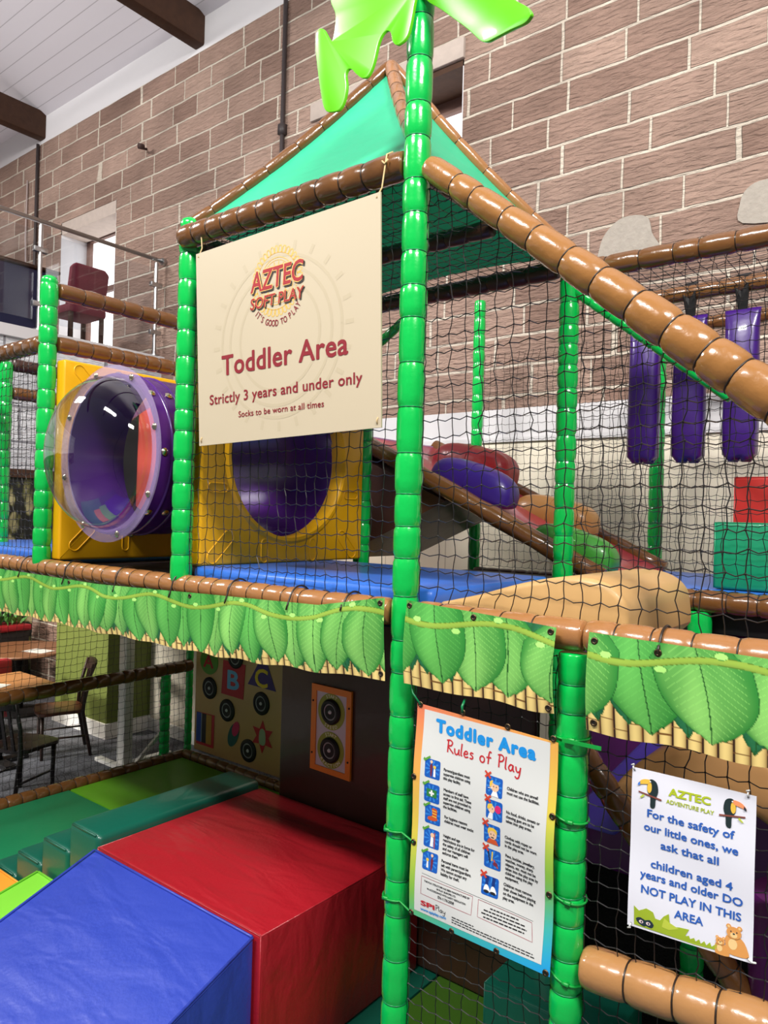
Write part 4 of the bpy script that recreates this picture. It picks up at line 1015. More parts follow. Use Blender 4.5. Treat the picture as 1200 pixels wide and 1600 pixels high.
# ================================================================== LOWER BAY: soft play blocks
def mat_slab(label, lo, hi, m):
    t = thing('floor_mat', label, 'mat', ((lo[0]+hi[0])/2, (lo[1]+hi[1])/2, lo[2]), 'padded floor mats')
    mb = MB(); mb.box(lo, hi); mb.build('mat_body', m, t, bevel=.012); return t
mat_slab('green floor mat left of the green foam steps', (-1.74, -2.3, 0), (.28, 1.165, .195), MATGREEN)
mat_slab('lime floor mat in front of the letters play panel', (-1.74, 1.17, 0), (.56, 2.25, .195), LIME)
mat_slab('bottle green floor mat under the red block and the blue ramp', (.285, -2.3, 0), (1.84, 1.165, .195), DKGREEN)
mat_slab('moss green floor mat inside the bay behind the tallest post', (1.845, .05, 0), (2.42, 1.165, .195), vinyl('moss_vinyl', rgb(62, 104, 26), .5, .1))
mat_slab('bottle green floor mat behind the rules banner', (2.425, .05, 0), (4.2, 1.165, .195), DKGREEN)
foam_block('low bottle green foam pad inside the bay behind the rules banner', (2.3, .75, .197), (2.85, 1.08, .52), DKGREEN)
foam_block('large red foam block beside the tallest post', (.575, .02, .197), (1.735, 1.08, .81), RED)
def wedge(label, x0, x1, z0, zt, slope, m, y0=.012):
    t = thing('foam_ramp', label, 'foam ramp', ((x0+x1)/2, y0, z0))
    run = (zt-z0)/slope
    mb = MB(); mb.prism([(x0, y0, z0), (x0, y0, zt), (x0, y0-run+.04, z0+.015), (x0, y0-run+.04, z0)], (x1-x0, 0, 0)); mb.build('foam_body', m, t, bevel=.014, bseg=3)
    mb = MB()
    for x in (x0+.002, x1-.002): mb.tube([(x, y0-.006, zt+.001), (x, y0-run+.06, z0+.016)], .006, 6)
    mb.tube([(x0+.01, y0-.004, zt), (x1-.01, y0-.004, zt)], .006, 6); mb.build('piped_seam', m, t, True)
    return t
wedge('large blue foam ramp leading down from the red block', .578, 1.708, .197, .80, .36, BLUE)
wedge('bright lime foam ramp left of the large blue ramp', .04, .57, .197, .527, .22, BRIGHTLIME)
wedge('orange foam ramp at the left edge beside the lime ramp', -.50, .035, .197, .400, .15, ORANGE)
for lab, x0, x1, z in (('topmost bottle green foam step, running along the red block', .295, .568, .852), ('second bottle green foam step from the top', .02, .292, .70),
                       ('third bottle green foam step from the top', -.255, .017, .548), ('lowest bottle green foam step', -.53, -.258, .40)):
    t = thing('foam_step', lab, 'foam step', ((x0+x1)/2, .6, .197), 'bottle green foam steps')
    mb = MB(); mb.box((x0, .03, .197), (x1, 1.08, z)); mb.build('foam_body', DKGREEN, t, bevel=.03, bseg=4)
    mb = MB(); mb.tube([(x0+.03, .036, z-.006), ((x0+x1)/2, .034, z-.004), (x1-.03, .036, z-.006)], .006, 6); mb.build('piped_seam', DKGREEN, t, True)

# letters play panel
t = thing('play_panel', 'tan padded play panel with letters A, B, C and black wheel buttons', 'play panel', (-1.2, 2.36, .25))
mb = MB(); mb.box((-1.715, 2.352, .252), (.5, 2.40, 2.0)); mb.build('padded_board', CREAMTAN, t, bevel=.01)
PY = 2.351
def flat(name, pts, m, parent, y, d=.003): 
    mb = MB(); mb.prism([(x, y, z) for x, z in pts], (0, -d, 0)); return mb.build(name, m, parent)
def solid(n, c, r=.5): return mat(n, c, r)
def xz_text(name, s, x0, z0, x1, cap, m, parent, y, bold=.0, depth=.0):
    vs, fs = text_pts(s, cap/.70, bold*cap)
    w = max(v[0] for v in vs); mn = min(v[0] for v in vs); k = (x1-x0)/(w-mn)
    mb = MB(); mb.add([(x0+(a-mn)*k, y-e, z0+b) for a, b, e in vs], fs); return mb.build(name, m, parent, recalc=False)
def serif(parent, name, s, x0, z0, x1, cap, m, y):
    o = xz_text(name, s, x0, z0, x1, cap, m, parent, y, .035)
    return o
d_ = flat('letter_disc', ell(-1.521, 1.085, .125, .118, 36), solid('print_green', rgb(90, 150, 40)), t, PY)
serif(d_, 'letter_a', 'A', -1.60, 1.03, -1.455, .11, solid('print_crimson', rgb(196, 28, 40)), PY-.0045)
d_ = flat('letter_square', ((-1.325, 1.127), (-1.031, 1.122), (-1.049, .819), (-1.341, .828)), MATS['print_crimson'], t, PY)
serif(d_, 'letter_b', 'B', -1.262, .889, -1.105, .16, solid('print_sky', rgb(110, 180, 232)), PY-.0045)
d_ = flat('letter_triangle', ((-.805, 1.26), (-.646, .956), (-.995, .966)), solid('print_indigo', rgb(66, 40, 120)), t, PY)
serif(d_, 'letter_c', 'C', -.905, .968, -.745, .15, solid('print_yellow', rgb(244, 206, 40)), PY-.0045)
def wheel(parent, x, z, r, y, name='wheel_button'):
    mb = MB(); mb.lathe([(r, 0), (r, .008), (r*.86, .018), (r*.68, .018), (r*.66, .010), (.001, .010)], (x, y, z), (0, -1, 0), 36); b_ = mb.build(name, BLACK, parent, 'auto')
    mb = MB(); mb.lathe([(r*.66, .0105), (r*.60, .014), (r*.54, .0105)], (x, y, z), (0, -1, 0), 36); mb.build('wheel_rim', solid('rim_grey', rgb(150, 150, 152), .35), b_, True)
    mb = MB(); mb.lathe([(r*.16, .010), (r*.12, .016), (.001, .018)], (x, y, z), (0, -1, 0), 16); mb.build('hub', solid('hub_white', rgb(220, 220, 220), .4), b_, True)
for x, z in ((-1.502, .847), (-1.255, .691), (-.818, .828), (-.965, .398), (-1.162, 1.17)): wheel(t, x, z, .098, PY)
cols = [rgb(20, 70, 170), rgb(150, 160, 170), rgb(14, 14, 16), rgb(190, 140, 40), rgb(180, 24, 50)]
d_ = flat('colour_bars', ((-1.676, .605), (-1.427, .612), (-1.430, .315), (-1.676, .315)), MATS['print_crimson'], t, PY)
for k, (a, b) in enumerate(((0, .27), (.27, .31), (.31, .56), (.56, .86))):
    flat('bar', [(-1.676+.249*u, v) for u, v in ((a, .603), (b, .605), (b, .34), (a, .34))], mat('bar_paint_%d' % k, cols[k]), d_, PY-.0035, .001)
d_ = flat('capsule_picture', ell(-1.165, .492, .062, .115, 28, -.42), solid('print_teal', rgb(24, 92, 84)), t, PY)
flat('capsule_window', ell(-1.135, .55, .042, .07, 24, -.42), solid('print_pink', rgb(206, 30, 90)), d_, PY-.0035, .001)
d_ = flat('star_picture', [(-.795+(.14 if k % 2 == 0 else .072)*math.sin(k*PI/6), .55+(.14 if k % 2 == 0 else .072)*math.cos(k*PI/6)) for k in range(12)], MATS['print_crimson'], t, PY)
flat('star_mirror', smooth_poly([(-.83, .49), (-.83, .59), (-.795, .62), (-.76, .59), (-.76, .49)], 3), solid('mirror_green', rgb(170, 190, 150), .2), d_, PY-.0035, .001)

# dark padded wall with the reaction game
t = thing('padded_wall', 'dark brown padded wall behind the red block', 'padded wall', (1.5, 1.12, .197))
mb = MB(); mb.box((.705, 1.09, .2), (2.34, 1.15, 2.04)); mb.build('foam_body', DKBROWN, t, bevel=.02)
t = thing('reaction_game', 'orange-framed game plate with two round START buttons on the dark padded wall', 'game panel', (1.117, 1.085, 1.0))
OF = mat('orange_plastic', rgb(236, 132, 30), .4); y = 1.088
fr = [(.971, 1.018), (1.267, 1.012), (1.264, 1.492), (.971, 1.494)]; inn = [(1.008, 1.047), (1.231, 1.044), (1.230, 1.457), (1.007, 1.459)]
mb = MB()
for k in range(4):
    j = (k+1) % 4; mb.prism([(fr[k][0], y, fr[k][1]), (fr[j][0], y, fr[j][1]), (inn[j][0], y, inn[j][1]), (inn[k][0], y, inn[k][1])], (0, -.014, 0))
mb.build('frame', OF, t)
flat('face_plate', inn, mat('lilac_grey_plate', rgb(206, 196, 206), .4), t, y, .008)
for cx, cz, low in ((1.118, 1.358, 'SPEED'), (1.119, 1.148, 'REACTION')):
    d_ = flat('button_ring', ell(cx, cz, .098, .100, 40), mat('olive_print', rgb(150, 160, 50), .5), t, y-.0085, .002)
    wheel(t, cx, cz, .070, y-.0105, 'push_button')
    for s, top in (('START', True), (low, False)):
        mb = MB(); n = len(s); step = .20 if top else .235
        for k, ch in enumerate(s):
            a = (k-(n-1)/2)*step; vs, fs = text_pts(ch, .026, .0006); mw = max(v[0] for v in vs)/2
            R_ = .076 if top else -.094
            c, s_ = math.cos(-a if top else a), math.sin(-a if top else a)
            ox, oz = cx+abs(R_)*math.sin(a), cz+(R_*math.cos(a))
            mb.add([(ox+(u-mw)*c-v*s_, y-.0112-e, oz+(u-mw)*s_+v*c) for u, v, e in vs], fs)
        mb.build('lettering', mat('pale_print', rgb(226, 226, 190), .5), d_, recalc=False)
for x, z in ((.985, 1.40), (.985, 1.11), (1.250, 1.40), (1.250, 1.11)):
    mb = MB(); mb.lathe([(.006, 0), (.005, .004), (.001, .005)], (x, y-.014, z), (0, -1, 0), 10); mb.build('screw', BLACK, t, True)

# ================================================================== LEAF BANNERS (printed artwork)
LINV = np.vectorize(lin)
def C3(r, g, b): return np.array([lin(r), lin(g), lin(b)])
def leaf_art(x, v, H, seed, pitch, tip0):
    """artwork colour at x metres along, v = 0 (top) .. 1 (bottom) of the printed strip"""
    rnd = np.random.RandomState(seed)
    y = v*H
    p = (x/.036) % 1.0
    k = np.clip(np.sin(PI*p), 0, 1)[..., None]
    col = C3(120, 70, 20)*(1-k**.6)+C3(252, 222, 140)*k**.6
    col = np.where((p < .13)[..., None], C3(50, 22, 10), col)
    node = np.abs(v-(.86+.05*np.sin(np.floor(x/.036)*2.4))) < .007
    col = np.where(node[..., None], C3(120, 78, 30), col)
    back = v < .62
    col = np.where(back[..., None], C3(22, 84, 40), col)
    n = int((x.max()-x.min())/pitch)+4; x0 = x.min()-pitch
    order = []
    for i in range(2*n): order.append((x0+(i+.5)*pitch*.5+rnd.uniform(-.01, .01), tip0-.02+rnd.uniform(-.05, .05), .40, 0))
    big = list(range(n)); rnd.shuffle(big)
    for i in big: order.append((x0+i*pitch+rnd.uniform(-.012, .012), tip0+.06+rnd.uniform(-.07, .04), .80, 1))
    for cx, tip, wf, kind in order:
        lean = rnd.uniform(-.45, .1)*pitch; top = rnd.uniform(-.5, .02) if kind else -.3
        t = (v-top)/(tip-top)
        ok = (t > 0) & (t < 1)
        tt = np.clip(t, 1e-4, 1-1e-4)
        w = pitch*wf*np.minimum(1, tt/.30)**.55*(1-np.clip((tt-.40)/.60, 0, 1)**2.8)
        w = np.where(tt > .93, w*.8, w)
        ctr = cx+lean*(1-tt)+.010*np.sin(tt*4+cx*9)
        dx = x-ctr
        m_ = ok & (np.abs(dx) < w)
        if not m_.any(): continue
        e = np.abs(dx)/np.maximum(w, 1e-5)
        base = C3(40, 130, 48) if kind else C3(20, 88, 52)
        light = (C3(160, 228, 118) if rnd.rand() > .35 else C3(116, 204, 96)) if kind else C3(44, 124, 76)
        sh = np.clip(1-e**2.2, 0, 1)*(.25+.75*np.clip(.62-.5*dx/np.maximum(w, 1e-5), 0, 1))*np.clip(.35+.9*tt, 0, 1)
        sh = sh*(.82+.18*np.sin(dx*300/ (1+8*tt)+cx*40))
        c = base+(light-base)*np.clip(sh, 0, 1)[..., None]
        vein = ((y*1.0-np.abs(dx)*.75+.05) / .019) % 1.0
        vm = (vein < .10) & (e < .8)
        c = np.where(vm[..., None], c*.6+light*.45, c)
        mid = np.abs(dx) < .0016
        c = np.where(mid[..., None], C3(26, 84, 30), c)
        edge = (w-np.abs(dx)) < .0018
        c = np.where(edge[..., None], C3(24, 92, 34), c)
        col = np.where(m_[..., None], c, col)
    # printed vine with small pale leaves
    per = .56
    yc = .17+.075*np.sin(x*2*PI/per+seed)
    d = (v-yc)/.036
    vine = np.abs(d) < 1
    vc = C3(146, 178, 66)*(1-.35*np.clip(d, 0, 1))[..., None]
    vc = np.where((np.abs(d) > .86)[..., None], C3(84, 120, 30), vc)
    col = np.where(vine[..., None], vc, col)
    for i in range(int((x.max()-x.min())/.14)+1):
        lx = x.min()+i*.14+.05; ly = .17+.075*math.sin(lx*2*PI/per+seed)+(.07 if i % 2 else -.05)
        q = ((x-lx)/.017)**2+((v-ly)/.035)**2
        col = np.where((q < 1)[..., None], C3(170, 226, 120), col)
        col = np.where(((q > .8) & (q < 1))[..., None], C3(60, 130, 50), col)
    return col
def leaf_banner(label, xs, tops, bots, seed, pitch, tip0, waves, straps, grommets):
    x0, x1 = xs[0], xs[-1]
    g = .0027; nu = int((x1-x0)/g); nv = int(.27/g)
    X = np.linspace(x0, x1, nu+1)[:, None]*np.ones((1, nv+1)); V = np.ones((nu+1, 1))*np.linspace(0, 1, nv+1)[None]
    T = np.interp(X, xs, tops); B = np.interp(X, xs, bots)
    Z = T+(B-T)*V+.004*np.sin(X*23+1)*V
    rn = np.random.RandomState(seed)
    Yd = np.zeros_like(X)
    for a, fx, ph in waves: Yd += a*np.sin(X*fx+ph+V*1.3)
    Yd *= (.25+.75*np.sin(PI*np.clip(V, 0, 1)*.75))
    Y = -.064+Yd-.012*np.sin(PI*V)
    t = thing('leaf_banner', label, 'banner', ((x0+x1)/2, -.06, float(bots[0])), 'printed leaf banners')
    P = np.stack([X, Y, Z], -1).reshape(-1, 3)-np.array(wloc(t))[None]
    I = (np.arange(nu)[:, None]*(nv+1)+np.arange(nv)[None]).reshape(-1)
    F = np.stack([I, I+nv+1, I+nv+2, I+1], 1)
    me = bpy.data.meshes.new('printed_sheet')
    me.vertices.add(len(P)); me.vertices.foreach_set('co', P.ravel())
    me.loops.add(F.size); me.loops.foreach_set('vertex_index', F.ravel().astype(np.int32))
    me.polygons.add(len(F)); me.polygons.foreach_set('loop_start', (np.arange(len(F))*4).astype(np.int32))
    try: me.polygons.foreach_set('loop_total', np.full(len(F), 4, np.int32))
    except Exception: pass
    me.update(calc_edges=True)
    col = leaf_art(X, V, .27, seed, pitch, tip0)
    at = me.color_attributes.new('print', 'FLOAT_COLOR', 'POINT')
    at.data.foreach_set('color', np.concatenate([col.reshape(-1, 3), np.ones((len(P), 1))], 1).ravel().astype(np.float32))
    me.polygons.foreach_set('use_smooth', [True]*len(me.polygons))
    me.materials.append(attr_mat('leaf_print', .42, .15))
    o = bpy.data.objects.new('printed_sheet', me); COL.objects.link(o); o.parent = t; WLOC[o.name] = wloc(t)
    for x, v in grommets:
        T_ = float(np.interp(x, xs, tops)); B_ = float(np.interp(x, xs, bots)); i = int((x-x0)/(x1-x0)*nu); j = int(v*nv)
        y_ = float(Y[i, j])
        mb = MB(); mb.lathe([(.004, -.001), (.0045, .003), (.009, .003), (.010, 0)], (x, y_, T_+(B_-T_)*v), (0, -1, 0), 16); mb.build('grommet', GROMMET, t, True)
        mb = MB(); mb.lathe([(.0045, .002), (.001, .002)], (x, y_, T_+(B_-T_)*v), (0, -1, 0), 12); mb.build('grommet_hole', BLACK, t)
    for x in straps:
        T_ = float(np.interp(x, xs, tops))
        pts = [(x, .055*math.cos(a)-.002, ZD+.053*math.sin(a)) for a in [PI*(-.1)+PI*1.02*k/14 for k in range(15)]]+[(x+.002, -.070, T_-.01), (x+.002, -.076, T_-.028)]
        mb = MB(); mb.tube(pts, .0035, 6); mb.build('tie_strap', TIEBLK, t, True)
    return t
leaf_banner('long printed leaf banner hanging left of the tallest post', [-.62, -.34, .64, 1.36, 2.07, 2.33, 2.362], [2.10, 2.098, 2.089, 2.108, 2.126, 2.172, 2.176],
            [1.863, 1.863, 1.870, 1.868, 1.894, 1.907, 1.908], 5, .108, .95, [(.010, 5.2, .4), (.006, 13, 1.0), (.004, 29, 2)], (-.1, .35, .8, 1.22, 1.58, 1.92, 2.18), ((2.345, .06), (2.345, .93), (1.35, .06), (.4, .06)))
leaf_banner('short printed leaf banner between the tallest post and the short green post', [2.452, 2.965], [2.178, 2.149], [1.912, 1.913], 11, .128, .85, [(.007, 14, .3), (.004, 31, 1)], (), ((2.465, .06), (2.70, .06), (2.95, .06), (2.95, .94)))
leaf_banner('right-hand printed leaf banner running out of the photo', [3.058, 4.25], [2.148, 2.115], [1.886, 1.888], 23, .150, .88, [(.007, 9, 2), (.004, 23, 1)], (3.24, 3.6, 3.95), ((3.075, .08), (3.24, .10), (3.08, .90)))

# ================================================================== SIGNS
def P3(c, y): return Vector((c[0], y, c[1]))
# ---- cream sign
sh = Sheet(P3(SIGN_C[0], -.075), P3(SIGN_C[1], -.075), P3(SIGN_C[2], -.075), P3(SIGN_C[3], -.075))
t = thing('area_sign', 'large cream board sign reading Toddler Area, hung from the brown rail', 'sign', tuple(P3(SIGN_C[2], -.075)))
CREAM = mat('cream_board', rgb(192, 178, 152), .45, 0, .1)
INK = mat('crimson_print', rgb(132, 16, 32), .5)
sh.sheet('board', CREAM, t, 1, 1, .006)
def fit(S, name, s, p0, p1, cap, m, parent, bold=.0, lift=.0012, shear=0, dx=0, dz=0, space=1):
    vs, fs = text_pts(s, cap/.70, bold*cap, shear, space)
    mn = min(v[0] for v in vs); mx_ = max(v[0] for v in vs)
    L = math.hypot(p1[0]-p0[0], p1[1]-p0[1]); k = L/(mx_-mn); a = math.atan2(p1[1]-p0[1], p1[0]-p0[0]); c, s_ = math.cos(a), math.sin(a)
    mb = MB(); mb.add([S(p0[0]+dx+(x-mn)*k*c-y*s_, p0[1]+dz+(x-mn)*k*s_+y*c, lift+e) for x, y, e in vs], fs)
    return mb.build(name, m, parent, recalc=False)
# faint figure behind the text
fm = mat('faint_print', rgb(186, 172, 145), .45)
mb = MB()
for r_ in (.20, .255, .30): sh.stroke([(.47+r_*1.05*math.cos(a), .375+r_*math.sin(a)) for a in [2*PI*k/48 for k in range(49)]], .012, .0004, mb)
for k in range(24):
    a = 2*PI*k/24; sh.stroke([(.47+.315*1.05*math.cos(a), .375+.315*math.sin(a)), (.47+.35*1.05*math.cos(a), .375+.35*math.sin(a))], .016, .0004, mb)
mb = mb.build('faint_emblem', fm, t, recalc=False)
# sun-stone emblem
GOLD = mat('gold_print', rgb(226, 178, 84), .45); BLKP = mat('black_print', rgb(40, 30, 26), .5)
logo = None
mb = MB(); cx, cy = .466, .583
for k in range(36):
    a = 2*PI*k/36
    if -.55 < a-PI*2 < 0 or False: continue
    u = (math.cos(a), math.sin(a)); w = (-u[1], u[0]); pts = []
    for d, l in ((-.0078, .106), (-.0078, .124), (-.004, .131), (.004, .131), (.0078, .124), (.0078, .106)): pts.append((cx+(u[0]*l+w[0]*d)*1.0, cy+u[1]*l+w[1]*d))
    sh.stroke(pts, .0042, .0006, mb)
for r_, wd in ((.106, .003), (.088, .0028), (.078, .002), (.058, .002)): sh.stroke([(cx+r_*math.cos(2*PI*k/60), cy+r_*math.sin(2*PI*k/60)) for k in range(61)], wd, .0006, mb)
for k in range(18):
    a = 2*PI*k/18; sh.stroke([(cx+.06*math.cos(a), cy+.06*math.sin(a)), (cx+.074*math.cos(a), cy+.074*math.sin(a))], .004, .0006, mb)
logo = mb.build('sunstone_emblem', GOLD, t, recalc=False)
for nm, s, p0, p1, cap, sc in (('aztec_lettering', 'AZTEC', (.326, .562), (.606, .562), .076, 1.0), ('soft_play_lettering', 'SOFT PLAY', (.323, .497), (.607, .497), .042, .75)):
    fit(sh, 'drop_shadow', s, p0, p1, cap, BLKP, logo, .055*sc, .0014, .12, .0065*sc, -.0075*sc)
    fit(sh, 'letter_outline', s, p0, p1, cap, mat('cream_outline', rgb(240, 190, 110), .5), logo, .065*sc, .0020, .12)
    fit(sh, nm, s, p0, p1, cap, MATS['crimson_print'] if False else mat('logo_red', rgb(160, 24, 34), .5), logo, .025*sc, .0026, .12)
# curved strap line
mb = MB(); s = "IT'S GOOD TO PLAY"; R_ = .152; c0 = (.468, .567)
ws = [0.5 if ch in " '" else (.55 if ch == 'I' else 1.0) for ch in s]; tot = sum(ws); a0 = -.92; acc = 0
for ch, w_ in zip(s, ws):
    a = a0+1.86*(acc+w_/2)/tot; acc += w_
    if ch == ' ': continue
    vs, fs = text_pts(ch, .034, .0004); mw = (max(v[0] for v in vs)+min(v[0] for v in vs))/2; c, s_ = math.cos(a), math.sin(a)
    ox, oy = c0[0]+R_*math.sin(a), c0[1]-R_*math.cos(a)
    mb.add([sh(ox+(x-mw)*.72*c-y*s_, oy+(x-mw)*.72*s_+y*c, .0012+e) for x, y, e in vs], fs)
mb.build('strapline_lettering', INK, logo, recalc=False)
fit(sh, 'title_lettering', 'Toddler Area', (.150, .268), (.812, .264), .077, INK, t, .030, space=1.05)
fit(sh, 'age_lettering', 'Strictly 3 years and under only', (.073, .159), (.874, .157), .039, INK, t, .022, space=1.05)
fit(sh, 'socks_lettering', 'Socks to be worn at all times', (.246, .095), (.698, .093), .023, INK, t, .015, space=1.05)
for u in (.016, .938):
    p = sh(u, .768, .001); top = Vector((p.x-(.02 if u < .5 else -.01), 0, 3.61))
    mb = MB(); mb.tube([p, p.lerp(top, .35)+Vector((0, -.004, 0)), (top.x+.008, -.058, 3.60), (top.x+.004, -.045, 3.645), (top.x, -.01, 3.668), (top.x-.004, .03, 3.655)], .0028, 6); mb.tube([(top.x-.012, -.05, 3.625), (top.x+.01, -.062, 3.605), (top.x+.02, -.058, 3.62)], .003, 6); mb.build('hanging_string', STRING, t, True)
    q = sh(u, .012, .001); mb = MB(); mb.tube([q, q+Vector((0, -.004, .012)), q+Vector((.002, 0, .022))], .002, 6); mb.build('corner_string', STRING, t, True)

# ---- rules banner
rip = lambda a, b: .006*math.sin(a*5+b*4)*math.sin(PI*b)+.004*math.sin(b*11+a*2)
sh = Sheet(P3(RULES_C[0], -.062), P3(RULES_C[1], -.062), P3(RULES_C[2], -.062), P3(RULES_C[3], -.062), rip)
t = thing('rules_banner', 'rainbow-bordered rules of play banner tied between the tallest and the short green post', 'banner', tuple(P3(RULES_C[2], -.06)))
o = sh.sheet('printed_border', None, t, 40, 56, .0015)
o.data.materials.append(attr_mat('border_print', .4, .1))
at = o.data.color_attributes.new('print', 'FLOAT_COLOR', 'POINT')
stops = [(0, (232, 122, 92)), (.22, (240, 170, 84)), (.48, (226, 206, 78)), (.68, (140, 196, 70)), (.85, (70, 190, 180)), (1, (30, 160, 232))]
for i, v in enumerate(o.data.vertices):
    p = v.co+wloc(o); a = (p.x-2.492)/.48; b = (1.859-p.z)/.66; k = max(0, min(1, .22*a+.78*b))
    for (k0, c0), (k1, c1) in zip(stops, stops[1:]):
        if k <= k1+1e-9:
            f = (k-k0)/(k1-k0); c = [c0[q]*(1-f)+c1[q]*f for q in range(3)]; break
    at.data[i].color = rgb(*c)
wp = MB(); w0 = RULES['inner']; n1, n2 = 40, 56
vs = []; fs = []
for i in range(n1+1):
    for j in range(n2+1):
        a, b = i/n1, j/n2
        u = (w0[3][0]*(1-a)+w0[2][0]*a)*(1-b)+(w0[0][0]*(1-a)+w0[1][0]*a)*b; v = (w0[3][1]*(1-a)+w0[2][1]*a)*(1-b)+(w0[0][1]*(1-a)+w0[1][1]*a)*b
        vs.append(sh(u, v, .0006))
for i in range(n1):
    for j in range(n2): q = i*(n2+1)+j; fs.append((q, q+n2+1, q+n2+2, q+1))
wp.add(vs, fs); wp.build('white_field', WHITE, t, True, recalc=False)
L1, L2, L3, L4 = .0011, .0014, .0017, .0020
SKY = mat('sky_print', rgb(28, 146, 224), .45); REDP = mat('red_print', rgb(196, 44, 52), .45); TXT = mat('text_print', rgb(34, 32, 34), .5)
fit(sh, 'heading_lettering', 'Toddler Area', (.073, .5795), (.413, .5825), .037, SKY, t, .085, L2, space=1.16)
ST = {'R': (.62, [[(.1, 0), (.12, .5), (.15, 1)], [(0, .93), (.3, 1.0), (.5, .85), (.4, .6), (.12, .5), (.3, .3), (.62, 0)]]),
      'u': (.5, [[(0, .46), (.04, .12), (.17, 0), (.33, .15), (.38, .46), (.38, .12), (.48, 0)]]), 'l': (.16, [[(.05, .98), (.01, .5), (.0, .1), (.1, 0)]]),
      'e': (.42, [[(.02, .22), (.3, .3), (.27, .46), (.12, .46), (.0, .22), (.12, 0), (.38, .08)]]), 's': (.36, [[(.3, .44), (.13, .48), (.05, .36), (.26, .2), (.2, .02), (0, .04)]]),
      'o': (.46, [ell(.2, .24, .19, .24, 16)+[(.39, .24)]]), 'f': (.44, [[(.42, .92), (.28, .98), (.2, .7), (.18, .3), (.16, 0)], [(0, .5), (.2, .5), (.4, .55)]]),
      'P': (.56, [[(.1, 0), (.12, .5), (.15, 1)], [(0, .93), (.3, 1.0), (.5, .82), (.38, .55), (.14, .46)]]),
      'a': (.5, [[(.36, .42), (.18, .47), (.02, .22), (.14, 0), (.3, .14), (.37, .45), (.37, .12), (.48, 0)]]),
      'y': (.44, [[(0, .46), (.06, .14), (.2, .06), (.34, .2), (.38, .46), (.34, .05), (.26, -.32), (.1, -.42), (-.04, -.3)]]), ' ': (.34, [])}
mb = MB(); W_ = sum(ST[c][0]+.09 for c in 'Rules of Play'); p0, p1 = (.115, .527), (.372, .531); k = (p1[0]-p0[0])/W_; x = 0
for ch in 'Rules of Play':
    for st in ST[ch][1]: sh.stroke([(p0[0]+(x+a)*k, p0[1]+(p1[1]-p0[1])*(x/W_)+b*.0375) for a, b in smooth_poly(st, 4, False)], .0046, L2, mb)
    x += ST[ch][0]+.09
mb.build('subheading_lettering', REDP, t, recalc=False)
ICB = mat('icon_blue', rgb(22, 92, 186), .45); ICL = mat('icon_light_blue', rgb(52, 134, 220), .45); SKIN = mat('icon_skin', rgb(240, 196, 160), .5); HAIR = mat('icon_blond', rgb(236, 196, 70), .5)
CRM = mat('icon_white', rgb(240, 240, 240), .5); TICK = mat('tick_green', rgb(92, 160, 60), .5); CROSS = mat('cross_red', rgb(206, 66, 44), .5); SOCK = mat('icon_orange', rgb(206, 84, 40), .5)
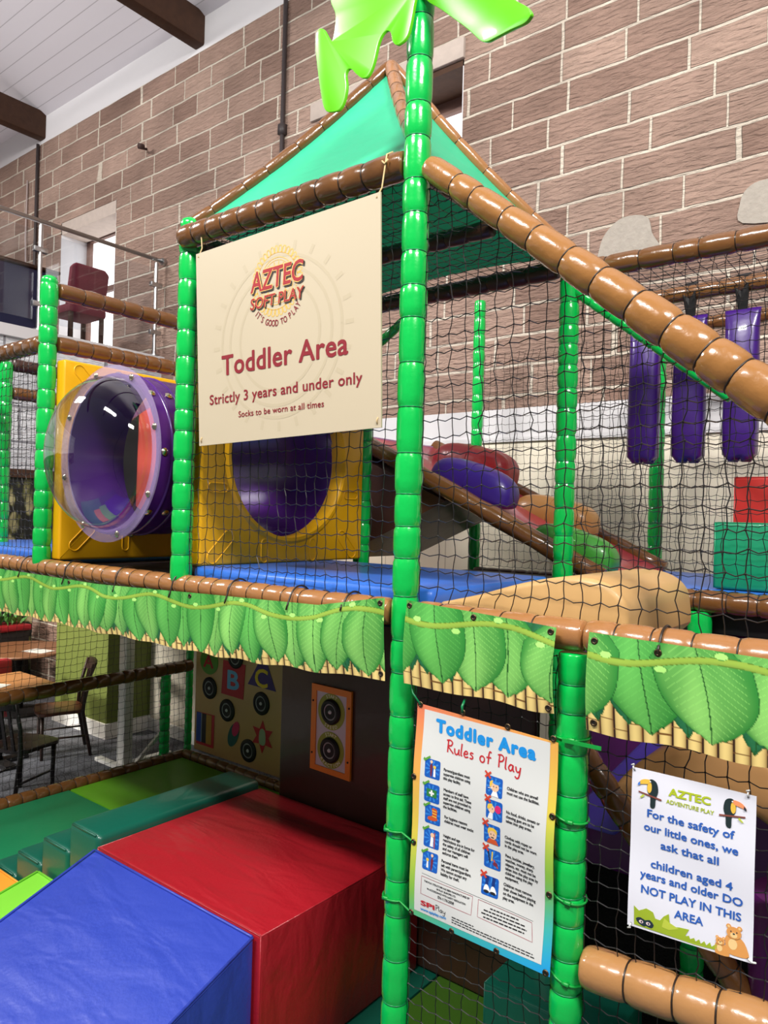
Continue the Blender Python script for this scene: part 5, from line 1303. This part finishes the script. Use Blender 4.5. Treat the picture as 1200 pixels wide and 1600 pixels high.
def icon(kind, cx, cy, ok):
    w, h = .0275, .0285; r = .006
    sq = [(cx+sx*(w-r)+r*math.cos(a), cy+sy*(h-r)+r*math.sin(a)) for sx, sy, a0 in ((1, 1, 0), (-1, 1, PI/2), (-1, -1, PI), (1, -1, 3*PI/2)) for a in [a0+PI/2*k/4 for k in range(5)]]
    d = sh.poly('pictogram', sq, ICB, t, L1)
    mb = MB()
    for k in range(10):
        a = 2*PI*k/10+.1; sh.poly('', [(cx, cy), (cx+.026*math.cos(a-.12), cy+.026*math.sin(a-.12)), (cx+.026*math.cos(a+.12), cy+.026*math.sin(a+.12))], None, None, L2, False, mb)
    mb.build('sunburst', ICL, d, recalc=False)
    def sp(nm, pts, m, lf=L3): sh.poly(nm, [(cx+a, cy+b) for a, b in pts], m, d, lf)
    if kind == 'parent':
        sp('adult_figure', [(-.006, -.024), (-.002, -.024), (.001, .008), (-.004, .018), (-.009, .008)], mat('icon_maroon', rgb(120, 40, 60), .5)); sp('adult_head', ell(-.004, .021, .0045, .005, 12), SKIN, L4)
        sp('child_figure', [(.004, -.022), (.012, -.022), (.011, .0), (.008, .004), (.005, 0)], CRM); sp('child_head', ell(.008, .007, .005, .005, 12), HAIR, L4)
    elif kind == 'aid':
        sp('first_aid_box', [(-.018, -.012), (.018, -.012), (.018, .012), (-.018, .012)], mat('icon_green', rgb(46, 128, 62), .5)); sp('white_cross', [(-.003, -.009), (.003, -.009), (.003, -.003), (.009, -.003), (.009, .003), (.003, .003), (.003, .009), (-.003, .009), (-.003, .003), (-.009, .003), (-.009, -.003), (-.003, -.003)], CRM, L4)
    elif kind == 'sock':
        sp('sock', smooth_poly([(-.002, .02), (.016, .018), (.015, -.004), (.018, -.012), (.004, -.018), (-.016, -.017), (-.015, -.008), (-.001, -.002)], 3), SOCK)
        for q in (.012, .004, -.005): sp('sock_stripe', [(-.001, q), (.015, q-.001), (.015, q+.002), (-.001, q+.003)], HAIR, L4)
    elif kind == 'height':
        sp('child_figure', [(-.004, -.024), (.007, -.024), (.007, .004), (-.002, .006)], CRM); sp('child_head', ell(.003, .011, .007, .007, 14), SKIN, L4); sp('ruler', [(.010, -.026), (.013, -.026), (.013, .02), (.010, .02)], SOCK, L4)
    elif kind == 'bags':
        sp('adult_figure', [(.004, -.024), (.008, -.024), (.012, .006), (.007, .016), (.003, .006)], MATS['icon_maroon']); sp('adult_head', ell(.007, .02, .0045, .005, 12), SKIN, L4); sp('child_figure', [(-.012, -.02), (-.005, -.02), (-.006, .0), (-.011, 0)], CRM); sp('child_head', ell(-.009, .004, .005, .005, 12), HAIR, L4)
    elif kind == 'ill':
        sp('child_body', [(-.010, -.028), (.016, -.028), (.008, -.010), (-.002, -.010)], CRM); sp('child_face', ell(.002, 0, .014, .014, 18), SKIN, L3); sp('child_hair', smooth_poly([(-.014, -.004), (-.014, .012), (-.004, .017), (-.008, .004)], 3), HAIR, L4); sp('ice_pack', smooth_poly([(-.006, .014), (.012, .016), (.018, .009), (.0, .008)], 3), ICL, L4)
        sp('eye', ell(-.001, .001, .0014, .002, 8), TXT, .003); sp('eye', ell(.008, .001, .0014, .002, 8), TXT, .003); sp('thermometer', [(-.02, -.008), (-.003, -.006), (-.003, -.004), (-.02, -.006)], CRM, .003)
    elif kind == 'gum':
        sp('child_body', [(-.022, -.028), (-.004, -.028), (-.004, -.010), (-.014, -.008)], CRM); sp('child_face', ell(-.009, .002, .011, .012, 18), SKIN); sp('child_hair', smooth_poly([(-.022, 0), (-.02, .014), (-.006, .017), (-.01, .006)], 3), HAIR, L4); sp('gum_bubble', ell(.013, .006, .0105, .0115, 20), mat('icon_pink', rgb(216, 40, 110), .4), L4)
        sp('eye', ell(-.005, .004, .0012, .002, 8), TXT, .003)
    elif kind == 'cords':
        sp('child_body', [(-.018, -.028), (.022, -.028), (.014, -.014), (-.010, -.014)], SOCK); sp('child_face', ell(.002, .0, .014, .015, 18), SKIN); sp('child_hair', smooth_poly([(-.013, .0), (-.012, .016), (.004, .02), (.016, .014), (.016, .002), (.008, .010), (-.004, .010)], 3), HAIR, L4)
        sp('eye', ell(-.003, .001, .0014, .002, 8), TXT, .003); sp('eye', ell(.007, .001, .0014, .002, 8), TXT, .003); sp('mouth', ell(.002, -.008, .006, .0014, 10), TXT, .003)
    elif kind == 'sharp':
        for a, b, m_ in (((-.014, .02), (-.008, -.012), TXT), ((.0, .022), (-.002, -.006), HAIR), ((.004, .0), (.018, -.022), SOCK)):
            dx, dy = b[0]-a[0], b[1]-a[1]; l = math.hypot(dx, dy); nx, ny = -dy/l*.002, dx/l*.002
            sp('sharp_object', [(a[0]+nx, a[1]+ny), (a[0]-nx, a[1]-ny), (b[0]-nx, b[1]-ny), (b[0]+nx, b[1]+ny)], m_)
        sp('purse', ell(.01, -.012, .008, .006, 14), MATS['icon_maroon'], L4)
    elif kind == 'shoes':
        for a in (-.010, .011):
            sp('trouser_leg', [(a-.006, -.002), (a+.004, -.002), (a+.006, .028), (a-.004, .028)], mat('icon_navy', rgb(20, 50, 120), .5)); sp('shoe', smooth_poly([(a-.009, -.016), (a+.010, -.017), (a+.009, -.008), (a+.002, .002), (a-.006, .0)], 3), CRM, L4); sp('shoe_sole', ell(a, -.016, .009, .004, 12), TXT, .003)
    # mark in the corner
    mx_, my = cx-.022, cy+.030
    if ok:
        sh.poly('tick_mark', [(mx_-.012, my-.006), (mx_-.006, my-.012), (mx_+.014, my+.003), (mx_+.011, my+.008), (mx_-.005, my-.003), (mx_-.008, my)], TICK, t, L4)
    else:
        mb = MB()
        for a in (.75, -.75):
            c, s_ = math.cos(a), math.sin(a); sh.poly('', [(mx_+p*c-q*s_, my+p*s_+q*c) for p, q in ((-.013, -.003), (.013, -.003), (.013, .003), (-.013, .003))], None, None, L4 if a > 0 else .0029, False, mb)
        mb.build('cross_mark', CROSS, t, recalc=False)
LT = [['Parents/guardians must', 'supervise children using', 'this play facility.'], ['Members of staff have', 'access to first aid. These', 'staff are not provided to', 'supervise children using', 'the facilities.'],
      ['For hygiene reasons', 'children must wear socks'], ['Height and age', 'restrictions are in force for', 'the safety of all children', 'and our managers will', 'enforce them.'],
      ['Personal items must be', 'left with parent/guardians.', 'We cannot accept any', 'liability for theft.']]
RT = [['Children who are unwell', 'must not use the facilities.'], ['No food, drinks, sweets or', 'chewing gum are to be', 'taken into play areas.'], ['Clothes with ropes or', 'cords should not be worn', 'in the play area.'],
      ['Pens, buckles, jewellery,', 'watches, money, sharp', 'objects, etc. must not be', 'taken into the play area by', 'children using the play', 'equipment.'], ['Children must remove', 'their shoes before playing', 'on the equipment in the', 'play area.']]
for (cx, cy), kind in zip(RULES['iconL'], ('parent', 'aid', 'sock', 'height', 'bags')): icon(kind, cx, cy, True)
for (cx, cy), kind in zip(RULES['iconR'], ('ill', 'gum', 'cords', 'sharp', 'shoes')): icon(kind, cx, cy, False)
for lines, pos in list(zip(LT, RULES['txtL']))+list(zip(RT, RULES['txtR'])):
    mb = MB()
    for k, ln in enumerate(lines):
        vs, fs = text_pts(ln, .0122, .00028); mb.add([sh(pos[0]+x*.80, pos[1]-.0128*k+y, L2+e) for x, y, e in vs], fs)
    mb.build('rule_text', TXT, t, recalc=False)
RB = mat('maroon_line', rgb(170, 60, 80), .5)
for b, nm in (('box1', 'text_box'), ('box2', 'text_box')):
    q = RULES[b]; mb = MB(); sh.stroke(list(q)+[q[0], q[1]], .0013, L1, mb); mb.build(nm, RB, t, recalc=False)
mb = MB(); sh.stroke([RULES['rule'][0], RULES['rule'][1]], .001, L1, mb); mb.build('divider_line', TXT, t, recalc=False)
mb = MB()
for ln, y_, s_ in (('THIS PLAY STRUCTURE HAS BEEN MANUFACTURED BY', .1185, .0075), ('SPI PLAY (EUROPE) LTD.', .1085, .0075), ('IN ACCORDANCE WITH SAFETY REGULATION', .0985, .0075), ('EN-1176:2008', .0855, .0115)):
    vs, fs = text_pts(ln, s_, .00012, 0, 1, 1, 'CENTER'); mb.add([sh(.137+x*.86, y_+y, L2+e) for x, y, e in vs], fs)
mb.build('standards_text', TXT, t, recalc=False)
mb = MB(); rr_ = random.Random(4)
def greek(x0, x1, y, hgt):        # print too small to read in the photograph: short dashes
    x = x0
    while x < x1:
        w = rr_.uniform(.006, .016); e = min(x1, x+w); sh.poly('', [(x, y), (e, y), (e, y+hgt), (x, y+hgt)], None, None, L2, False, mb); x = e+.0025
for k, (a, b) in enumerate(((.285, .375), (.265, .395), (.258, .402), (.265, .395))): greek(a, b, .114-.0098*k, .0036)
for k, (a, b) in enumerate(((.160, .235), (.160, .425), (.160, .430))): greek(a, b, .046-.0075*k, .0028)
mb.build('small_print', TXT, t, recalc=False)
fit(sh, 'maker_lettering', 'SPi', (.0455, .0435), (.0985, .0455), .0140, REDP, t, .055, L2)
mb = MB(); x = 0
for ch in 'Play':
    for st in ST[ch][1]: sh.stroke([(.1005+(x+a)*.0205, .0465+b*.017) for a, b in smooth_poly(st, 4, False)], .0016, L2, mb)
    x += ST[ch][0]+.05
mb.build('maker_script', TXT, t, recalc=False)
fit(sh, 'web_lettering', 'www.spiplay.com', (.0447, .0270), (.1396, .0320), .0085, SKY, t, .03, L2)
for u, v in RULES['grom']:
    p = sh(u, v, .0005); mb = MB(); mb.lathe([(.0035, -.001), (.004, .003), (.0085, .003), (.0095, 0)], p, (0, -1, 0), 16); mb.build('grommet', GROMMET, t, True)
    mb = MB(); mb.lathe([(.004, .0022), (.001, .0022)], p, (0, -1, 0), 12); mb.build('grommet_hole', BLACK, t)
TIEB = mat('bright_green_tie', rgb(20, 150, 60), .35)
def wrap(u, v, cx, rad, drop):
    p = sh(u, v, .002); pts = [p]
    side = 1 if cx > p.x else -1
    for k in range(17):
        a = PI*(1.0 if side > 0 else 0)+(PI*.25 if side > 0 else -PI*.25)*1+side*(k/16)*PI*1.45
        pts.append((cx+rad*math.cos(a), rad*math.sin(a), p.z-drop*math.sin(PI*k/16)))
    mb = MB(); mb.tube(pts, .0034, 6); q = pts[5]; mb.box((q[0]-.010, q[1]-.005, q[2]-.005), (q[0]+.010, q[1]+.005, q[2]+.006)); mb.build('cable_tie', TIEB, t, True)
for k, dr in ((3, .0), (4, .018), (5, .018), (6, .03)): wrap(*RULES['grom'][k], 2.99, .0495, dr)
for k in (9, 10): wrap(*RULES['grom'][k], 2.4, .049, .004)
p = sh(*RULES['grom'][3], .002); mb = MB(); mb.box((2.985, -.058, p.z-.006), (3.095, -.054, p.z+.004)); mb.build('cable_tie_tail', TIEB, t)
p = sh(*RULES['grom'][0], .002); mb = MB(); mb.tube([p, p+Vector((-.03, .0, .03)), p+Vector((-.045, .012, .055))], .003, 6); mb.build('tie_cord', TIEGRN, t, True)
p = sh(*RULES['grom'][1], .002); mb = MB(); mb.tube([p, p+Vector((0, -.004, .018)), p+Vector((-.004, .02, .035))], .004, 6); mb.build('tie_cord', TIEGRN, t, True)

# ---- white notice
sh = Sheet(P3(NOTE_C[0], -.022), P3(NOTE_C[1], -.022), P3(NOTE_C[2], -.022), P3(NOTE_C[3], -.022), lambda a, b: .002*math.sin(b*9+a*3))
t = thing('safety_notice', 'white laminated notice asking older children not to play, on the right-hand net', 'notice', tuple(P3(NOTE_C[2], -.022)))
sh.sheet('laminated_sheet', mat('white_laminate', rgb(232, 232, 242), .25, 0, .4), t, 24, 32, .0012)
NB = mat('notice_blue', rgb(46, 98, 186), .4); NL = mat('notice_lime', rgb(176, 192, 40), .4)
fit(sh, 'aztec_lettering', 'AZTEC', (.094, .3545), (.1956, .3555), .0185, NL, t, .06, L1)
fit(sh, 'adventure_lettering', 'ADVENTURE PLAY', (.0891, .3343), (.2037, .3336), .0100, NL, t, .03, L1)
for s, a, b in (('For the safety of', (.0423, .288), (.252, .288)), ('our little ones, we', (.0346, .2525), (.2611, .2515)), ('ask that all', (.078, .215), (.2181, .215)), ('children aged 4', (.0544, .162), (.2502, .162)),
                ('years and older DO', (.0286, .1315), (.2732, .129)), ('NOT PLAY IN THIS', (.033, .0935), (.2703, .0925)), ('AREA', (.117, .055), (.1857, .055))):
    fit(sh, 'message_lettering', s, a, b, .0195, NB, t, .032, L1)
OLV = mat('bush_green', rgb(160, 182, 44), .5); OLD = mat('bush_light', rgb(190, 204, 70), .5)
d = sh.poly('bush_picture', NOTE['bush'], OLV, t, L1)
sh.poly('bush_leaf', [(.0932, .046), (.1071, .0384), (.13, .03), (.105, .020), (.088, .022)], OLD, d, L2)
DKM = mat('mask_dark', rgb(34, 50, 60), .5); PNK = mat('mask_eye', rgb(232, 208, 212), .5)
sh.poly('hidden_eyes', smooth_poly([(.022, .024), (.034, .030), (.046, .026), (.058, .030), (.068, .020), (.062, .010), (.048, .012), (.044, .009), (.030, .013)], 2), DKM, d, L2)
for x_ in (.036, .054): sh.poly('eye', ell(x_, .0195, .0055, .0042, 14), PNK, d, L3); sh.poly('pupil', ell(x_+.001, .0195, .002, .0026, 10), DKM, d, L4)
BER = mat('bear_orange', rgb(224, 156, 84), .5); BEL = mat('bear_cream', rgb(240, 204, 140), .5)
def bear(cx, cy, k, nm):
    d = sh.poly(nm, smooth_poly([(cx-.016*k, cy-.010*k), (cx-.018*k, cy-.035*k), (cx-.014*k, cy-.052*k), (cx+.03*k, cy-.052*k), (cx+.031*k, cy-.035*k), (cx+.016*k, cy-.010*k)], 3), BER, t, L1)
    sh.poly('belly', ell(cx-.002*k, cy-.028*k, .010*k, .013*k, 16), BEL, d, L2)
    for sx in (-1, 1): sh.poly('ear', ell(cx+sx*.012*k, cy+.013*k, .0058*k, .0058*k, 12), BER, d, L2); sh.poly('inner_ear', ell(cx+sx*.012*k, cy+.013*k, .003*k, .003*k, 10), BEL, d, L3)
    sh.poly('head', ell(cx, cy, .0165*k, .0145*k, 20), BER, d, .0024); sh.poly('muzzle', ell(cx, cy-.0055*k, .008*k, .0065*k, 14), BEL, d, .0028)
    sh.poly('nose', ell(cx, cy-.002*k, .0026*k, .002*k, 10), DKM, d, .0032)
    for sx in (-1, 1): sh.poly('eye', ell(cx+sx*.0065*k, cy+.003*k, .0014*k, .0018*k, 8), DKM, d, .0032)
bear(.2555, .0605, 1.0, 'large_bear_picture'); bear(.2260, .0320, .62, 'small_bear_picture')
BRN = mat('branch_brown', rgb(132, 72, 62), .5); TBK = mat('bird_black', rgb(30, 46, 48), .5); TYL = mat('bird_yellow', rgb(236, 190, 70), .5)
def toucan(cx, cy, k, side, bill, tip, nm):
    X = lambda pts: [(cx+side*a*k, cy+b*k) for a, b in pts]
    d = sh.poly(nm, X(smooth_poly([(-.006, .030), (-.016, .022), (-.020, .0), (-.014, -.022), (-.012, -.044), (.0, -.046), (.001, -.020), (.010, -.004), (.010, .018), (.004, .029)], 3)), TBK, t, L2)
    sh.poly('breast', X(smooth_poly([(.0, .020), (.009, .016), (.010, .0), (.004, -.008), (-.002, .002)], 3)), TYL, d, L3)
    sh.poly('bill', X(smooth_poly([(.004, .028), (.022, .026), (.034, .016), (.036, .008), (.026, .012), (.006, .017)], 3)), bill, d, L4)
    sh.poly('bill_tip', X([(.030, .019), (.036, .013), (.036, .006), (.030, .010)]), tip, d, .0029)
    sh.poly('eye', X(ell(.002, .024, .002, .002, 10)), CRM, d, .0029)
    sh.poly('branch', X([(-.030, -.022), (.034, -.012), (.034, -.008), (-.030, -.017)]), BRN, d, L4)
    sh.poly('branch_leaf', X([(.020, -.014), (.030, -.024), (.026, -.026), (.016, -.018)]), OLD, d, .0029)
toucan(.050, .3560, .92, -1, TYL, mat('bill_blue', rgb(70, 130, 220), .5), 'left_toucan_picture'); bpy.data.objects.get('left_toucan_picture').name = 'toucan_picture'
toucan(.243, .3560, .92, 1, mat('bill_orange', rgb(240, 150, 100), .5), DKM, 'toucan_picture')
for u, v, dx, dz in ((.006, .398, -.004, .012), (.279, .398, .0, .014), (.010, .008, -.004, -.014), (.288, .010, .014, -.006)):
    p = sh(u, v, .001); mb = MB(); mb.lathe([(.0025, .0012), (.001, .0012)], p, (0, -1, 0), 10); mb.build('punched_hole', BLACK, t)
    mb = MB(); mb.tube([p+Vector((0, -.001, 0)), p+Vector((dx*.6, -.005, dz*.6)), p+Vector((dx, .004, dz))], .0022, 6); mb.tube([p+Vector((dx-.004, -.002, dz)), p+Vector((dx+.004, -.004, dz+.004))], .002, 6); mb.build('tie_string', WHITE, t, True)

# ================================================================== NETS
net('black safety net behind the cream sign, front of the tower', (1.25, .004, 2.17), (1, 0, 0), (0, 0, 1), 1.10, 1.39, .052, None, .0018, .006, 3)
net('black safety net hanging under the sloping tan rail', (2.45, .004, 2.165), (1, 0, 0), (0, 0, 1), 1.75, 1.40, .054, lambda p: p[2] < 3.575-.817*(p[0]-2.46)-.02, .0019, .008, 5)
net('black safety net left of the bubble window', (-1.35, .004, 2.17), (1, 0, 0), (0, 0, 1), 1.30, 1.10, .05, None, .0016, .006, 7)
net('black safety net along the middle of the right-hand deck', (2.46, 1.2, 2.18), (1, 0, 0), (0, 0, 1), 1.75, 1.36, .052, None, .0017, .006, 9)
net('black safety net behind the slide and boulders', (1.25, 2.40, 2.13), (1, 0, 0), (0, 0, 1), 2.75, 1.42, .052, None, .0016, .006, 11)
net('black safety net stretched flat under the tower roof', (1.24, .05, 3.60), (1, 0, 0), (0, 1, 0), 1.12, 1.10, .056, None, .0016, 0, 13)
net('black safety net stretched flat over the punch bags', (2.46, 1.24, 3.575), (1, 0, 0), (0, 1, 0), 1.7, 1.14, .052, None, .0016, 0, 15)
net('black safety net on the cafe side of the lower bay', (-1.8, -.6, .25), (0, 1, 0), (0, 0, 1), 2.94, 1.80, .055, None, .0018, .004, 17)
net('black safety net behind and below the rules banner', (2.45, .0, .2), (1, 0, 0), (0, 0, 1), .49, 1.86, .049, None, .0017, .006, 19)
net('black safety net behind the white notice', (3.04, .0, 1.26), (1, 0, 0), (0, 0, 1), 1.2, .82, .05, None, .0018, .006, 21)
net('black safety net below the thick tan bottom rail', (3.04, .0, .2), (1, 0, 0), (0, 0, 1), 1.2, .98, .05, None, .0017, .006, 23)
net('black safety net deep behind the left net', (-1.2, .38, 2.2), (0, 1, 0), (0, 0, 1), 1.4, 1.15, .052, None, .0016, .004, 25)
